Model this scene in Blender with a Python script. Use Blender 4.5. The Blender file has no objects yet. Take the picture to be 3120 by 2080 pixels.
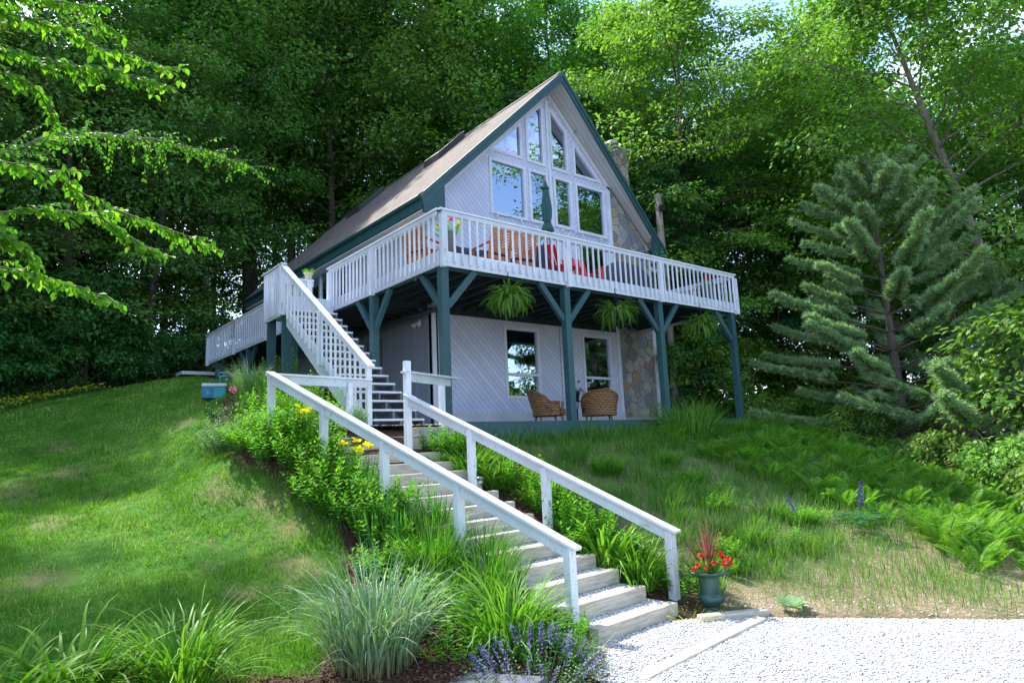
import bpy, math, random
import numpy as np
from mathutils import Vector, Matrix, Quaternion
from mathutils.geometry import tessellate_polygon
rng = np.random.default_rng(7)
random.seed(7)
scene = bpy.context.scene
COL = scene.collection

# ---------------------------------------------------------------- camera
cam_d = bpy.data.cameras.new('camera')
cam = bpy.data.objects.new('camera', cam_d)
COL.objects.link(cam)
scene.camera = cam
cam_d.sensor_width = 36.0
cam_d.lens = 23.44
cam_d.clip_end = 600.0
cam_d.clip_start = 0.1
_r, _u, _f = Vector((0.77453, -0.63103, -0.0437)), Vector((-0.06568, -0.14895, 0.98666)), Vector((0.62912, 0.76133, 0.15682))
_m = Matrix((_r, _u, -_f)).transposed().to_4x4()
CAM = Vector((-6.881, -10.322, -0.488))
_m.translation = CAM
cam.matrix_world = _m

# ---------------------------------------------------------------- sky, sun, exposure
SUN_EL, SUN_AZ = 52.0, -4.0          # degrees; azimuth clockwise from +Y (behind the house)
world = bpy.data.worlds.new('World')
scene.world = world
world.use_nodes = True
wn = world.node_tree
sky = wn.nodes.new('ShaderNodeTexSky')
sky.sky_type = 'NISHITA'
sky.sun_disc = False
sky.sun_elevation = math.radians(SUN_EL)
sky.sun_rotation = math.radians(SUN_AZ)
sky.air_density = 1.0
sky.dust_density = 1.0
sky.ozone_density = 2.0
# clouds mixed into the sky
tc = wn.nodes.new('ShaderNodeTexCoord')
mpn = wn.nodes.new('ShaderNodeMapping'); mpn.inputs['Scale'].default_value = (1.0, 1.0, 2.4)
nz = wn.nodes.new('ShaderNodeTexNoise'); nz.inputs['Scale'].default_value = 2.2; nz.inputs['Detail'].default_value = 8; nz.inputs['Roughness'].default_value = .58
cr = wn.nodes.new('ShaderNodeValToRGB'); cr.color_ramp.elements[0].position = .52; cr.color_ramp.elements[1].position = .72
mixc = wn.nodes.new('ShaderNodeMix'); mixc.data_type = 'RGBA'
mixc.inputs['B'].default_value = (7.6, 8.3, 9.8, 1)
wn.links.new(tc.outputs['Generated'], mpn.inputs['Vector'])
wn.links.new(mpn.outputs['Vector'], nz.inputs['Vector'])
wn.links.new(nz.outputs['Fac'], cr.inputs['Fac'])
wn.links.new(cr.outputs['Color'], mixc.inputs['Factor'])
wn.links.new(sky.outputs['Color'], mixc.inputs['A'])
bg = wn.nodes['Background']
wn.links.new(mixc.outputs['Result'], bg.inputs['Color'])
bg.inputs['Strength'].default_value = 0.15

sl = bpy.data.lights.new('sun', 'SUN')
sl.energy = 3.5
sl.angle = math.radians(0.55)
sl.color = (1.0, 0.94, 0.84)
sun = bpy.data.objects.new('sun', sl)
COL.objects.link(sun)
_e, _a = math.radians(SUN_EL), math.radians(SUN_AZ)
sdir = Vector((math.sin(_a)*math.cos(_e), math.cos(_a)*math.cos(_e), math.sin(_e)))
sun.rotation_euler = sdir.to_track_quat('Z', 'Y').to_euler()
sun.location = (0, 30, 40)

vs = scene.view_settings
vs.view_transform = 'Standard'
vs.look = 'None'
vs.exposure = 1.6
vs.gamma = 1.0
scene.cycles.max_bounces = 8
scene.cycles.transparent_max_bounces = 12
scene.cycles.transmission_bounces = 6

# ---------------------------------------------------------------- helpers
def tag(o, label=None, cat=None, group=None, kind=None):
    if label: o['label'] = label
    if cat: o['category'] = cat
    if group: o['group'] = group
    if kind: o['kind'] = kind
    return o

def empty(name, label, cat, loc=(0, 0, 0), rz=0.0, group=None):
    o = bpy.data.objects.new(name, None)
    COL.objects.link(o)
    o.empty_display_size = .2
    o.location = loc
    o.rotation_euler = (0, 0, rz)
    return tag(o, label, cat, group)

def copy_tree(o, parent=None):
    c = o.copy(); COL.objects.link(c)
    if parent is not None: c.parent = parent
    for ch in list(o.children): copy_tree(ch, c)
    return c

def link(name, me, mat, parent=None, smooth=False):
    ob = bpy.data.objects.new(name, me)
    COL.objects.link(ob)
    if mat is not None:
        for m in (mat if isinstance(mat, (list, tuple)) else [mat]): me.materials.append(m)
    if smooth: me.polygons.foreach_set('use_smooth', np.ones(len(me.polygons), bool))
    if parent is not None: ob.parent = parent
    return ob

def np_mesh(name, V, F, attrs=None, uv=None):
    """V (n,3); F (m,k) int array or list of such arrays"""
    me = bpy.data.meshes.new(name)
    Fs = F if isinstance(F, list) else [F]
    V = np.asarray(V, np.float32)
    me.vertices.add(len(V)); me.vertices.foreach_set('co', V.ravel())
    loops = np.concatenate([f.ravel() for f in Fs]).astype(np.int32)
    tot = np.concatenate([np.full(len(f), f.shape[1], np.int32) for f in Fs])
    start = np.concatenate([[0], np.cumsum(tot)[:-1]]).astype(np.int32)
    me.loops.add(len(loops)); me.loops.foreach_set('vertex_index', loops)
    me.polygons.add(len(tot)); me.polygons.foreach_set('loop_start', start); me.polygons.foreach_set('loop_total', tot)
    for k, a in (attrs or {}).items():
        at = me.attributes.new(k, 'FLOAT', 'POINT'); at.data.foreach_set('value', np.asarray(a, np.float32))
    me.update(calc_edges=True)
    return me

class MB:
    def __init__(s): s.v = []; s.f = []
    def add(s, vs, fs):
        b = len(s.v); s.v += [tuple(v) for v in vs]; s.f += [tuple(i+b for i in f) for f in fs]; return s
    def box(s, x0, x1, y0, y1, z0, z1):
        return s.add([(x0,y0,z0),(x1,y0,z0),(x1,y1,z0),(x0,y1,z0),(x0,y0,z1),(x1,y0,z1),(x1,y1,z1),(x0,y1,z1)],
                     [(0,3,2,1),(4,5,6,7),(0,1,5,4),(1,2,6,5),(2,3,7,6),(3,0,4,7)])
    def beam(s, a, b, w, t, up=(0, 0, 1), ends=(0, 0)):
        """rectangular bar a->b; w across (perp to up), t along up"""
        a, b = Vector(a), Vector(b); d = (b-a).normalized(); up = Vector(up)
        sd = d.cross(up)
        if sd.length < 1e-4: sd = d.cross(Vector((0, 1, 0)))
        sd.normalize(); u = sd.cross(d).normalized()
        P = []
        for q in (a, b):
            for i, j in ((-1,-1),(1,-1),(1,1),(-1,1)): P.append(q+sd*(i*w/2)+u*(j*t/2))
        return s.add(P, [(3,2,1,0),(4,5,6,7),(0,1,5,4),(1,2,6,5),(2,3,7,6),(3,0,4,7)])
    def tube(s, pts, rad, n=8, cap=True):
        pts = [Vector(p) for p in pts]
        if not isinstance(rad, (list, tuple)): rad = [rad]*len(pts)
        b = len(s.v); up = Vector((0.1, 0.2, 1))
        for i, p in enumerate(pts):
            d = (pts[min(i+1, len(pts)-1)]-pts[max(i-1, 0)]).normalized()
            x = d.cross(up)
            if x.length < .05: x = d.cross(Vector((1, 0, 0)))
            x.normalize(); y = d.cross(x)
            for k in range(n):
                a = 2*math.pi*k/n; s.v.append(tuple(p+(x*math.cos(a)+y*math.sin(a))*rad[i]))
        for i in range(len(pts)-1):
            for k in range(n):
                s.f.append((b+i*n+k, b+i*n+(k+1) % n, b+(i+1)*n+(k+1) % n, b+(i+1)*n+k))
        if cap:
            s.f.append(tuple(b+k for k in range(n))[::-1]); s.f.append(tuple(b+(len(pts)-1)*n+k for k in range(n)))
        return s
    def lathe(s, prof, c=(0, 0, 0), n=24, flute=None):
        b = len(s.v)
        for i, (r, z) in enumerate(prof):
            for k in range(n):
                a = 2*math.pi*k/n; rr = r*(1+(flute(i, a) if flute else 0))
                s.v.append((c[0]+rr*math.cos(a), c[1]+rr*math.sin(a), c[2]+z))
        for i in range(len(prof)-1):
            for k in range(n): s.f.append((b+i*n+k, b+i*n+(k+1) % n, b+(i+1)*n+(k+1) % n, b+(i+1)*n+k))
        s.f.append(tuple(b+k for k in range(n))[::-1]); s.f.append(tuple(b+(len(prof)-1)*n+k for k in range(n)))
        return s
    def prism(s, poly, axis, a, b):
        """poly list of 2D points in the plane perpendicular to axis, extruded a->b"""
        n = len(poly)
        def P(p, t):
            return {'y': (p[0], t, p[1]), 'x': (t, p[0], p[1]), 'z': (p[0], p[1], t)}[axis]
        V = [P(p, a) for p in poly]+[P(p, b) for p in poly]
        F = [tuple(range(n)), tuple(range(2*n-1, n-1, -1))]+[(i, i+n, (i+1) % n+n, (i+1) % n) for i in range(n)]
        return s.add(V, F)
    def build(s, name, mat, parent=None, smooth=False, bevel=0, loc=None):
        me = bpy.data.meshes.new(name); me.from_pydata(s.v, [], s.f); me.update()
        import bmesh
        bm = bmesh.new(); bm.from_mesh(me); bmesh.ops.recalc_face_normals(bm, faces=bm.faces); bm.to_mesh(me); bm.free()
        o = link(name, me, mat, parent, smooth)
        if bevel:
            m = o.modifiers.new('bevel', 'BEVEL'); m.width = bevel; m.segments = 2; m.limit_method = 'ANGLE'; m.angle_limit = math.radians(40)
        if loc is not None: o.location = loc
        return o

# ---------------------------------------------------------------- materials
def nt(name):
    m = bpy.data.materials.new(name); m.use_nodes = True
    t = m.node_tree; b = t.nodes['Principled BSDF']
    return m, t, b

def nd(t, typ, **kw):
    n = t.nodes.new(typ)
    for k, v in kw.items():
        if k.startswith('i_'): n.inputs[k[2:].replace('_', ' ')].default_value = v
        else: setattr(n, k, v)
    return n

def ramp(t, fac, stops):
    r = t.nodes.new('ShaderNodeValToRGB'); e = r.color_ramp.elements
    while len(e) < len(stops): e.new(.5)
    for i, (p, c) in enumerate(stops):
        e[i].position = p; e[i].color = c if len(c) == 4 else (*c, 1)
    t.links.new(fac, r.inputs['Fac']); return r.outputs['Color']

def math_n(t, op, a, b=None, clamp=False):
    n = t.nodes.new('ShaderNodeMath'); n.operation = op; n.use_clamp = clamp
    for i, x in enumerate((a, b)):
        if x is None: continue
        if isinstance(x, (int, float)): n.inputs[i].default_value = x
        else: t.links.new(x, n.inputs[i])
    return n.outputs[0]

def mixcol(t, fac, a, b, blend='MIX'):
    n = t.nodes.new('ShaderNodeMix'); n.data_type = 'RGBA'; n.blend_type = blend
    for k, x in (('Factor', fac), ('A', a), ('B', b)):
        if isinstance(x, (int, float)): n.inputs[k].default_value = x
        elif isinstance(x, tuple): n.inputs[k].default_value = x if len(x) == 4 else (*x, 1)
        else: t.links.new(x, n.inputs[k])
    return n.outputs['Result']

def bump(t, b, height, dist=.01, strength=.6):
    n = nd(t, 'ShaderNodeBump'); n.inputs['Distance'].default_value = dist; n.inputs['Strength'].default_value = strength
    t.links.new(height, n.inputs['Height']); t.links.new(n.outputs['Normal'], b.inputs['Normal'])

def objco(t, scale=(1, 1, 1)):
    c = nd(t, 'ShaderNodeTexCoord'); m = nd(t, 'ShaderNodeMapping'); m.inputs['Scale'].default_value = scale
    t.links.new(c.outputs['Object'], m.inputs['Vector']); return m.outputs['Vector']

def noise(t, vec, scale, detail=4, rough=.55):
    n = nd(t, 'ShaderNodeTexNoise'); n.inputs['Scale'].default_value = scale; n.inputs['Detail'].default_value = detail; n.inputs['Roughness'].default_value = rough
    if vec is not None: t.links.new(vec, n.inputs['Vector'])
    return n.outputs['Fac']

def plain(name, c1, c2=None, scale=6, rough=.6, bumpd=0.0, metallic=0, stretch=(1, 1, 1), spots=None):
    """paint / plastic / metal with mottling c1..c2"""
    m, t, b = nt(name); v = objco(t, stretch)
    n = noise(t, v, scale, 6, .6)
    c2 = c2 or tuple(x*.75 for x in c1)
    col = ramp(t, n, [(.3, c2), (.65, c1)])
    if spots:
        n2 = noise(t, v, scale*3.1, 3, .7)
        f = ramp(t, n2, [(.62, (0, 0, 0)), (.72, (1, 1, 1))])
        col = mixcol(t, f, col, spots)
    t.links.new(col, b.inputs['Base Color'])
    b.inputs['Roughness'].default_value = rough; b.inputs['Metallic'].default_value = metallic
    if bumpd: bump(t, b, n, bumpd)
    return m

def painted_wood(name, c1, c2, c3, rough=.55):
    """painted boards: grain streaks along each object's long axis hinted with stretched noise, chips to c3"""
    m, t, b = nt(name); v = objco(t, (1, 1, 1))
    v2 = objco(t, (9, 9, 1.2))
    big = noise(t, v, 1.3, 5, .65); gr = noise(t, v2, 6, 4, .6)
    col = ramp(t, big, [(.32, c2), (.62, c1)])
    chips = math_n(t, 'MULTIPLY', gr, noise(t, v, 14, 3, .7))
    col = mixcol(t, ramp(t, chips, [(.33, (0, 0, 0)), (.42, (1, 1, 1))]), col, c3)
    oi = nd(t, 'ShaderNodeObjectInfo'); hv = nd(t, 'ShaderNodeHueSaturation'); t.links.new(math_n(t, 'ADD', .84, math_n(t, 'MULTIPLY', oi.outputs['Random'], .2)), hv.inputs['Value']); t.links.new(col, hv.inputs['Color'])
    sv = objco(t, (14, 14, .9)); stn = noise(t, sv, 2.2, 5, .75)
    col = mixcol(t, ramp(t, stn, [(.55, (0, 0, 0)), (.80, (.55, .55, .55))]), hv.outputs['Color'], tuple(x*.9 for x in c3))
    t.links.new(col, b.inputs['Base Color']); b.inputs['Roughness'].default_value = rough
    bump(t, b, gr, .006, .7)
    return m

WHITE = painted_wood('white_painted_wood', (.66, .70, .80), (.54, .58, .67), (.42, .41, .40))
RAILW = painted_wood('rail_white_paint', (.72, .75, .84), (.60, .63, .71), (.48, .46, .42))
TEAL = painted_wood('teal_painted_wood', (.023, .085, .10), (.016, .062, .076), (.07, .15, .15))
TEALD = plain('dark_teal_paint', (.022, .085, .09), (.015, .06, .068), 3, .5)
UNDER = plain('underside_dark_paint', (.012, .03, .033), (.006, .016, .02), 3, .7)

def groove_wall(name, mode, period, base, base2, lap=False):
    m, t, b = nt(name)
    g = nd(t, 'ShaderNodeNewGeometry'); s = nd(t, 'ShaderNodeSeparateXYZ'); t.links.new(g.outputs['Position'], s.inputs[0])
    x, y, z = s.outputs
    if mode == 'diag':
        u = math_n(t, 'SUBTRACT', z, math_n(t, 'ABSOLUTE', math_n(t, 'SUBTRACT', x, 6.25)))
    elif mode == 'vert': u = y
    elif mode == 'vertx': u = x
    else: u = z
    k = math_n(t, 'DIVIDE', math_n(t, 'ADD', u, 40), period)
    fr = math_n(t, 'FRACT', k); pid = math_n(t, 'FLOOR', k)
    groove = math_n(t, 'LESS_THAN', fr, .11)
    wn2 = nd(t, 'ShaderNodeTexWhiteNoise', noise_dimensions='1D'); t.links.new(pid, wn2.inputs['W'])
    n = noise(t, g.outputs['Position'], 1.1, 5, .65)
    col = ramp(t, n, [(.3, base2), (.65, base)])
    col = mixcol(t, math_n(t, 'MULTIPLY', wn2.outputs['Value'], .42), col, tuple(c*.7 for c in base))
    st = nd(t, 'ShaderNodeMapping'); t.links.new(g.outputs['Position'], st.inputs['Vector']); st.inputs['Scale'].default_value = (5, 5, .8)
    dirt = noise(t, st.outputs['Vector'], 3, 5, .7)
    col = mixcol(t, ramp(t, dirt, [(.60, (0, 0, 0)), (.85, (.55, .55, .55))]), col, tuple(c*.62 for c in base))
    col = mixcol(t, math_n(t, 'MULTIPLY', groove, .62), col, tuple(c*.3 for c in base))
    t.links.new(col, b.inputs['Base Color']); b.inputs['Roughness'].default_value = .55
    hgt = fr if lap else math_n(t, 'SUBTRACT', 1.0, groove)
    bump(t, b, hgt, .012, .8)
    return m
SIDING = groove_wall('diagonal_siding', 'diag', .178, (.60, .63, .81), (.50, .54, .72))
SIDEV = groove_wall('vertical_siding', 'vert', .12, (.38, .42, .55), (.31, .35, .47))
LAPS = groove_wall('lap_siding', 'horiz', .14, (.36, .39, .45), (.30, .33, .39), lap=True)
SOFFIT = groove_wall('soffit_boards', 'vert', .16, (.55, .56, .57), (.48, .49, .50))
TRIM = plain('trim_white', (.64, .67, .78), (.54, .57, .67), 2.5, .5)

def stone_mat():
    m, t, b = nt('fieldstone')
    g = nd(t, 'ShaderNodeNewGeometry')
    nv = nd(t, 'ShaderNodeTexNoise'); nv.inputs['Scale'].default_value = 2.4; nv.inputs['Detail'].default_value = 4
    t.links.new(g.outputs['Position'], nv.inputs['Vector'])
    vm = nd(t, 'ShaderNodeVectorMath', operation='MULTIPLY_ADD'); t.links.new(nv.outputs['Color'], vm.inputs[0]); vm.inputs[1].default_value = (.34, .34, .34)
    t.links.new(g.outputs['Position'], vm.inputs[2])
    mp = nd(t, 'ShaderNodeMapping'); mp.inputs['Scale'].default_value = (1, 1.0, 1.45); t.links.new(vm.outputs[0], mp.inputs['Vector'])
    v1 = nd(t, 'ShaderNodeTexVoronoi', feature='F1'); v2 = nd(t, 'ShaderNodeTexVoronoi', feature='DISTANCE_TO_EDGE')
    for v in (v1, v2): v.inputs['Scale'].default_value = 2.7; t.links.new(mp.outputs[0], v.inputs['Vector'])
    sp = nd(t, 'ShaderNodeSeparateColor'); t.links.new(v1.outputs['Color'], sp.inputs[0])
    col = ramp(t, sp.outputs[0], [(0, (.20, .22, .24)), (.22, (.34, .35, .35)), (.40, (.46, .42, .36)), (.52, (.25, .27, .30)), (.68, (.50, .46, .40)), (.80, (.36, .26, .14)), (.90, (.48, .30, .15)), (1, (.36, .24, .21))])
    n2 = noise(t, g.outputs['Position'], 9, 6, .7)
    col = mixcol(t, ramp(t, n2, [(.35, (0, 0, 0)), (.75, (.5, .5, .5))]), col, (.17, .17, .17))
    edge = ramp(t, v2.outputs['Distance'], [(.015, (1, 1, 1)), (.05, (0, 0, 0))])
    col = mixcol(t, edge, col, (.50, .48, .45))
    t.links.new(col, b.inputs['Base Color']); b.inputs['Roughness'].default_value = .8
    hh = math_n(t, 'ADD', math_n(t, 'MINIMUM', v2.outputs['Distance'], .09), math_n(t, 'MULTIPLY', n2, .04))
    bump(t, b, hh, .35, .8)
    return m
STONE = stone_mat()

def shingle_mat():
    m, t, b = nt('asphalt_shingles')
    v = objco(t)
    br = nd(t, 'ShaderNodeTexBrick'); br.inputs['Scale'].default_value = 1; br.inputs['Mortar Size'].default_value = .016
    br.inputs['Brick Width'].default_value = .42; br.inputs['Row Height'].default_value = .2; br.inputs['Mortar Smooth'].default_value = .2
    br.inputs['Color1'].default_value = (.135, .105, .09, 1); br.inputs['Color2'].default_value = (.05, .038, .034, 1); br.inputs['Mortar'].default_value = (.035, .028, .025, 1)
    s = nd(t, 'ShaderNodeSeparateXYZ'); t.links.new(v, s.inputs[0]); cb = nd(t, 'ShaderNodeCombineXYZ')
    t.links.new(s.outputs[1], cb.inputs[0]); t.links.new(math_n(t, 'MULTIPLY', s.outputs[2], 1.42), cb.inputs[1])
    t.links.new(cb.outputs[0], br.inputs['Vector'])
    n = noise(t, v, 1.2, 6, .7); n3 = noise(t, v, 40, 3, .7)
    col = mixcol(t, ramp(t, n, [(.35, (.0, .0, .0)), (.7, (.5, .5, .5))]), br.outputs['Color'], (.15, .12, .105))
    col = mixcol(t, ramp(t, n3, [(.4, (0, 0, 0)), (.7, (.45, .45, .45))]), col, (.14, .11, .10))
    t.links.new(col, b.inputs['Base Color']); b.inputs['Roughness'].default_value = .9
    bump(t, b, br.outputs['Fac'], .03, -1.0)
    return m
SHINGLE = shingle_mat()

def glass_mat(name, tint=(.03, .035, .04), refl=1.75):
    m = bpy.data.materials.new(name); m.use_nodes = True; t = m.node_tree
    for n in list(t.nodes):
        if n.type != 'OUTPUT_MATERIAL': t.nodes.remove(n)
    out = t.nodes['Material Output']
    fr = nd(t, 'ShaderNodeFresnel'); fr.inputs['IOR'].default_value = refl
    k = math_n(t, 'ADD', math_n(t, 'MULTIPLY', fr.outputs[0], .8), .44, True)
    gl = nd(t, 'ShaderNodeBsdfGlossy'); gl.inputs['Roughness'].default_value = .0; gl.inputs['Color'].default_value = (.72, .82, 1, 1)
    # slight waviness of old panes
    nb = nd(t, 'ShaderNodeTexNoise'); nb.inputs['Scale'].default_value = 1.6
    bp = nd(t, 'ShaderNodeBump'); bp.inputs['Strength'].default_value = .04; bp.inputs['Distance'].default_value = .05
    t.links.new(nb.outputs['Fac'], bp.inputs['Height']); t.links.new(bp.outputs[0], gl.inputs['Normal'])
    tr = nd(t, 'ShaderNodeBsdfTransparent'); tr.inputs['Color'].default_value = (.75, .78, .78, 1)
    mx = nd(t, 'ShaderNodeMixShader'); t.links.new(k, mx.inputs[0]); t.links.new(tr.outputs[0], mx.inputs[1]); t.links.new(gl.outputs[0], mx.inputs[2])
    t.links.new(mx.outputs[0], out.inputs['Surface'])
    return m
GLASS = glass_mat('window_glass')
GOLDWOOD = plain('varnished_pine', (.42, .23, .07), (.32, .16, .05), 5, .4, stretch=(1, 1, .1))
TEAK = plain('teak', (.42, .16, .055), (.26, .09, .03), 9, .5, .002, stretch=(1, 1, .3))
DARKIN = plain('interior_plaster', (.30, .26, .21), (.24, .2, .17), 2, .8)
METALD = plain('black_iron', (.02, .02, .022), (.012, .012, .012), 8, .45)
METALG = plain('galvanised_metal', (.45, .46, .47), (.33, .34, .35), 5, .35, metallic=.8)
NAVY = plain('navy_cloth', (.035, .03, .07), (.02, .018, .045), 6, .85, .01)
RED = plain('red_plastic', (.62, .02, .03), (.5, .015, .02), 5, .35)
def timber_mat():
    m, t, b = nt('weathered_timber')
    v = objco(t, (.8, 6, 9)); n = noise(t, v, 4, 8, .7); v2 = objco(t); big = noise(t, v2, 2.3, 5, .65)
    col = ramp(t, n, [(.28, (.20, .17, .13)), (.45, (.40, .36, .29)), (.7, (.58, .55, .48))])
    col = mixcol(t, ramp(t, big, [(.5, (0, 0, 0)), (.75, (.6, .6, .6))]), col, (.27, .22, .15))
    t.links.new(col, b.inputs['Base Color']); b.inputs['Roughness'].default_value = .85; bump(t, b, n, .006, .7)
    return m
TIMBER = timber_mat()
# ---------------------------------------------------------------- terrain
TP=np.array([
(-6.5,-5,-2.1),(-6.5,-2,-1.62),(-6,1,-1.1),(-6.2,3,-.83),(-6,8,.1),(-6,12,.85),(-6,16,1.5),(-5.8,22,2.2),(-6,32,3.6),
(-4.25,2,-.9),(-3.45,6,.35),(-4,9,.75),(-3.4,16,2.0),(-2.24,7,.94),(-.1,15.8,2.62),(-.1,11.5,2.0),(-.3,8,1.65),(-1.2,5.6,1.15),(-.6,4.6,.6),(-1.9,3,.25),(-2.6,4,.42),(-2.2,1,.0),
(-3.3,2,-.15),(-3.5,-.5,-.6),(-3.3,.2,-.25),(-3.1,-1.5,-1.0),(-3.3,-2.5,-1.45),(-3.2,-4,-1.95),(-3.6,-5,-2.15),(-5,-4.5,-2.15),(-4.6,-1,-1.2),(-4.3,-2.8,-1.75),
(-3.9,-6,-2.3),(-3,-6.3,-2.4),(-6.5,-9,-2.5),(-2,-6,-2.42),(-9,-12,-2.7),(-2,-12,-2.5),(3,-14,-2.5),(4,-11,-2.5),
(-.33,-5.9,-2.4),(.6,-7.05,-2.42),(1.4,-8.2,-2.44),(3.4,-10.2,-2.5),(8,-13,-3.2),(-2.4,-4.8,-2.25),(-.35,-5.0,-2.3),
(-.6,-3,-1.45),(-.8,-1.6,-.95),(0.3,-.8,-.62),(.8,-3,-1.35),(1.5,-.4,-.42),(2,-4.6,-1.85),(4,-.4,-.38),(4,-2.5,-1.1),(4,-4.5,-1.7),(4,-6.5,-2.1),(7,-.4,-.35),(7,-2.5,-.85),(7,-5,-1.6),(9.8,-.5,-.4),(11.3,-3,-1.15),(12,-1,-.75),(11,-5.5,-2.0),(15,-3,-1.9),(18,-4,-2.8),(17,-8,-3.6),(8,-8,-2.5),
(-.5,0,-.1),(-2,-.1,-.08),(0,2,-.12),(5,1.5,-.12),(9.6,1.5,-.12),(3,5,.0),(9,5,0),(5,12,1),(5,18,3),(13,3,-.8),(15,6,-1),(20,2,-2.4),(20,12,-.5),(13,12,.8),(13,20,2.5),(30,5,-4),(30,20,-.5),(20,30,2.5),(2,24,4),(5,34,6.5),(-15,5,-2.2),(-15,16,1),(-15,28,3.8),(-30,10,-2),(-30,30,4),(30,40,3),(50,30,0),(0,50,10),(-30,50,9),(45,-5,-7),(30,-15,-7)])
def tps(TP,lam=.02):
    n=len(TP);X=TP[:,:2];d=np.linalg.norm(X[:,None]-X[None],axis=2)+1e-9
    K=d*d*np.log(d)+lam*np.eye(n);P=np.c_[np.ones(n),X]
    A=np.block([[K,P],[P.T,np.zeros((3,3))]])
    return np.linalg.solve(A,np.r_[TP[:,2],0,0,0])
WT=tps(TP)
def h(x,y):
    x=np.asarray(x,float);y=np.asarray(y,float);s=x.shape;x=x.ravel();y=y.ravel()
    xc=np.clip(x,-35,55);yc=np.clip(y,-16,55)
    d=np.sqrt((xc[:,None]-TP[:,0])**2+(yc[:,None]-TP[:,1])**2)+1e-9
    z=(d*d*np.log(d))@WT[:-3]+WT[-3]+WT[-2]*xc+WT[-1]*yc
    return z.reshape(s)
def h1(x, y): return float(h(np.array([x]), np.array([y]))[0])

def inpoly(x, y, poly):
    c = np.zeros(np.shape(x), bool); n = len(poly); j = n-1
    for i in range(n):
        xi, yi = poly[i]; xj, yj = poly[j]
        c ^= ((yi > y) != (yj > y)) & (x < (xj-xi)*(y-yi)/(yj-yi+1e-12)+xi); j = i
    return c
def polydist(x, y, poly):
    d = np.full(np.shape(x), 1e9); n = len(poly)
    for i in range(n):
        ax, ay = poly[i]; bx, by = poly[(i+1) % n]
        t = np.clip(((x-ax)*(bx-ax)+(y-ay)*(by-ay))/((bx-ax)**2+(by-ay)**2), 0, 1)
        d = np.minimum(d, np.hypot(x-ax-t*(bx-ax), y-ay-t*(by-ay)))
    return d
def sd(x, y, poly):   # positive inside
    return np.where(inpoly(x, y, poly), 1, -1)*polydist(x, y, poly)

DRIVE = [(-2.5, -5.35), (-1.6, -5.5), (-.9, -5.45), (-.33, -5.8), (.1, -6.45), (.58, -7.0), (1.32, -7.98), (2.2, -8.7), (4.5, -10.2), (9, -13), (9, -30), (-8, -30), (-5.5, -9.5), (-3.5, -7.2), (-2.75, -6.3)]
BED = [(-1.8, -5.4), (-2.6, -6.2), (-3.6, -7.3), (-4.6, -7.6), (-4.9, -6.5), (-4.75, -5.3), (-4.1, -4.2), (-3.45, -3.0), (-3.15, -2.0), (-3.35, -1.1), (-3.75, -.2), (-3.65, 1.1), (-3.4, 2.6), (-2.9, 4.2), (-2.1, 6.6), (-1.2, 9), (1.5, 12), (1.9, 0), (.2, -.3), (-.1, -1.5), (0.2, -3.4), (.2, -5.0)]
BEDL = [(-7.2, -5.6), (-7, -3.95), (-5.9, -4.15), (-5.0, -4.6), (-4.5, -5.2), (-4.6, -8), (-7, -8)]
LAWN = [(-30, -6), (-30, 15.5), (-12, 15.5), (-6, 16), (-3.4, 16.2), (-.3, 16.3), (-.4, 12), (-1.0, 9), (-1.9, 6.6), (-2.8, 4.2), (-3.3, 2.6), (-3.6, 1.1), (-3.7, -.2), (-3.3, -1.1), (-3.1, -2.0), (-3.4, -3.0), (-4.05, -4.2), (-4.6, -4.95), (-6, -4.4), (-7, -4.2), (-12, -5)]
BANK = [(.3, -.4), (9.9, -.3), (13, .6), (16, -.5), (22, -5), (20, -12), (10, -13), (4.5, -10.1), (2.2, -8.6), (1.32, -7.9), (.58, -6.9), (.1, -6.35), (-.2, -5.7), (.3, -5.0), (.35, -3.4), (.1, -1.5)]
gx = np.concatenate([[-260, -160, -100, -70, -50, -38, -30, -24, -20, -17, -14.5, -12.5, -11, -10], np.arange(-9, 14.01, .2), np.arange(15, 30, 1.0), [32, 35, 38, 42, 48, 56, 70, 100, 160, 260]])
gy = np.concatenate([[-260, -160, -100, -60, -40, -30, -24, -20, -17, -15, -13.5], np.arange(-12.5, 18.01, .2), np.arange(19, 40, 1.0), [42, 45, 50, 56, 66, 90, 140, 260]])
GX, GY = np.meshgrid(gx, gy)
GZ = h(GX, GY)
sdv = sd(GX, GY, DRIVE)
GZ = np.where(sdv > -.05, np.minimum(GZ, -2.47), GZ)
GZ = np.where(inpoly(GX, GY, [(-3.1, -.35), (9.9, -.35), (10.6, 3.6), (1.9, 8), (-.2, 4.8), (-1.35, 1.4), (-2.7, 1.1)]), np.minimum(GZ, -.09), GZ)
nx, ny = len(gx), len(gy)
idx = np.arange(nx*ny).reshape(ny, nx)
F = np.stack([idx[:-1, :-1], idx[:-1, 1:], idx[1:, 1:], idx[1:, :-1]], -1).reshape(-1, 4)
sm = lambda v, a, b: np.clip((v-a)/(b-a), 0, 1)
WORN = [(-3.75, -1.3, .30, .45), (-3.62, -2.0, .28, .4), (-3.95, -2.9, .32, .5), (-4.1, -.6, .3, .4), (-6.2, 3.0, .4, .9), (-5.3, 6.5, .35, 1.1), (-6.3, -1.9, .35, .35), (-3.3, 5.2, .3, .5), (-1.1, 12.5, .6, 1.6), (-5.4, 3.9, .45, .5), (-5.9, .3, .35, .6), (-5.2, 1.9, .25, .7), (-4.6, -3.1, .25, .3)]
def worn(x, y):
    w = np.zeros(np.shape(x))
    for a, b, rx, ry in WORN: w = np.maximum(w, np.clip(1.25-np.hypot((x-a)/rx, (y-b)/ry)+.25*np.sin(x*9+y*7)+.2*np.sin(x*17-y*13), 0, 1))
    return w
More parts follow.
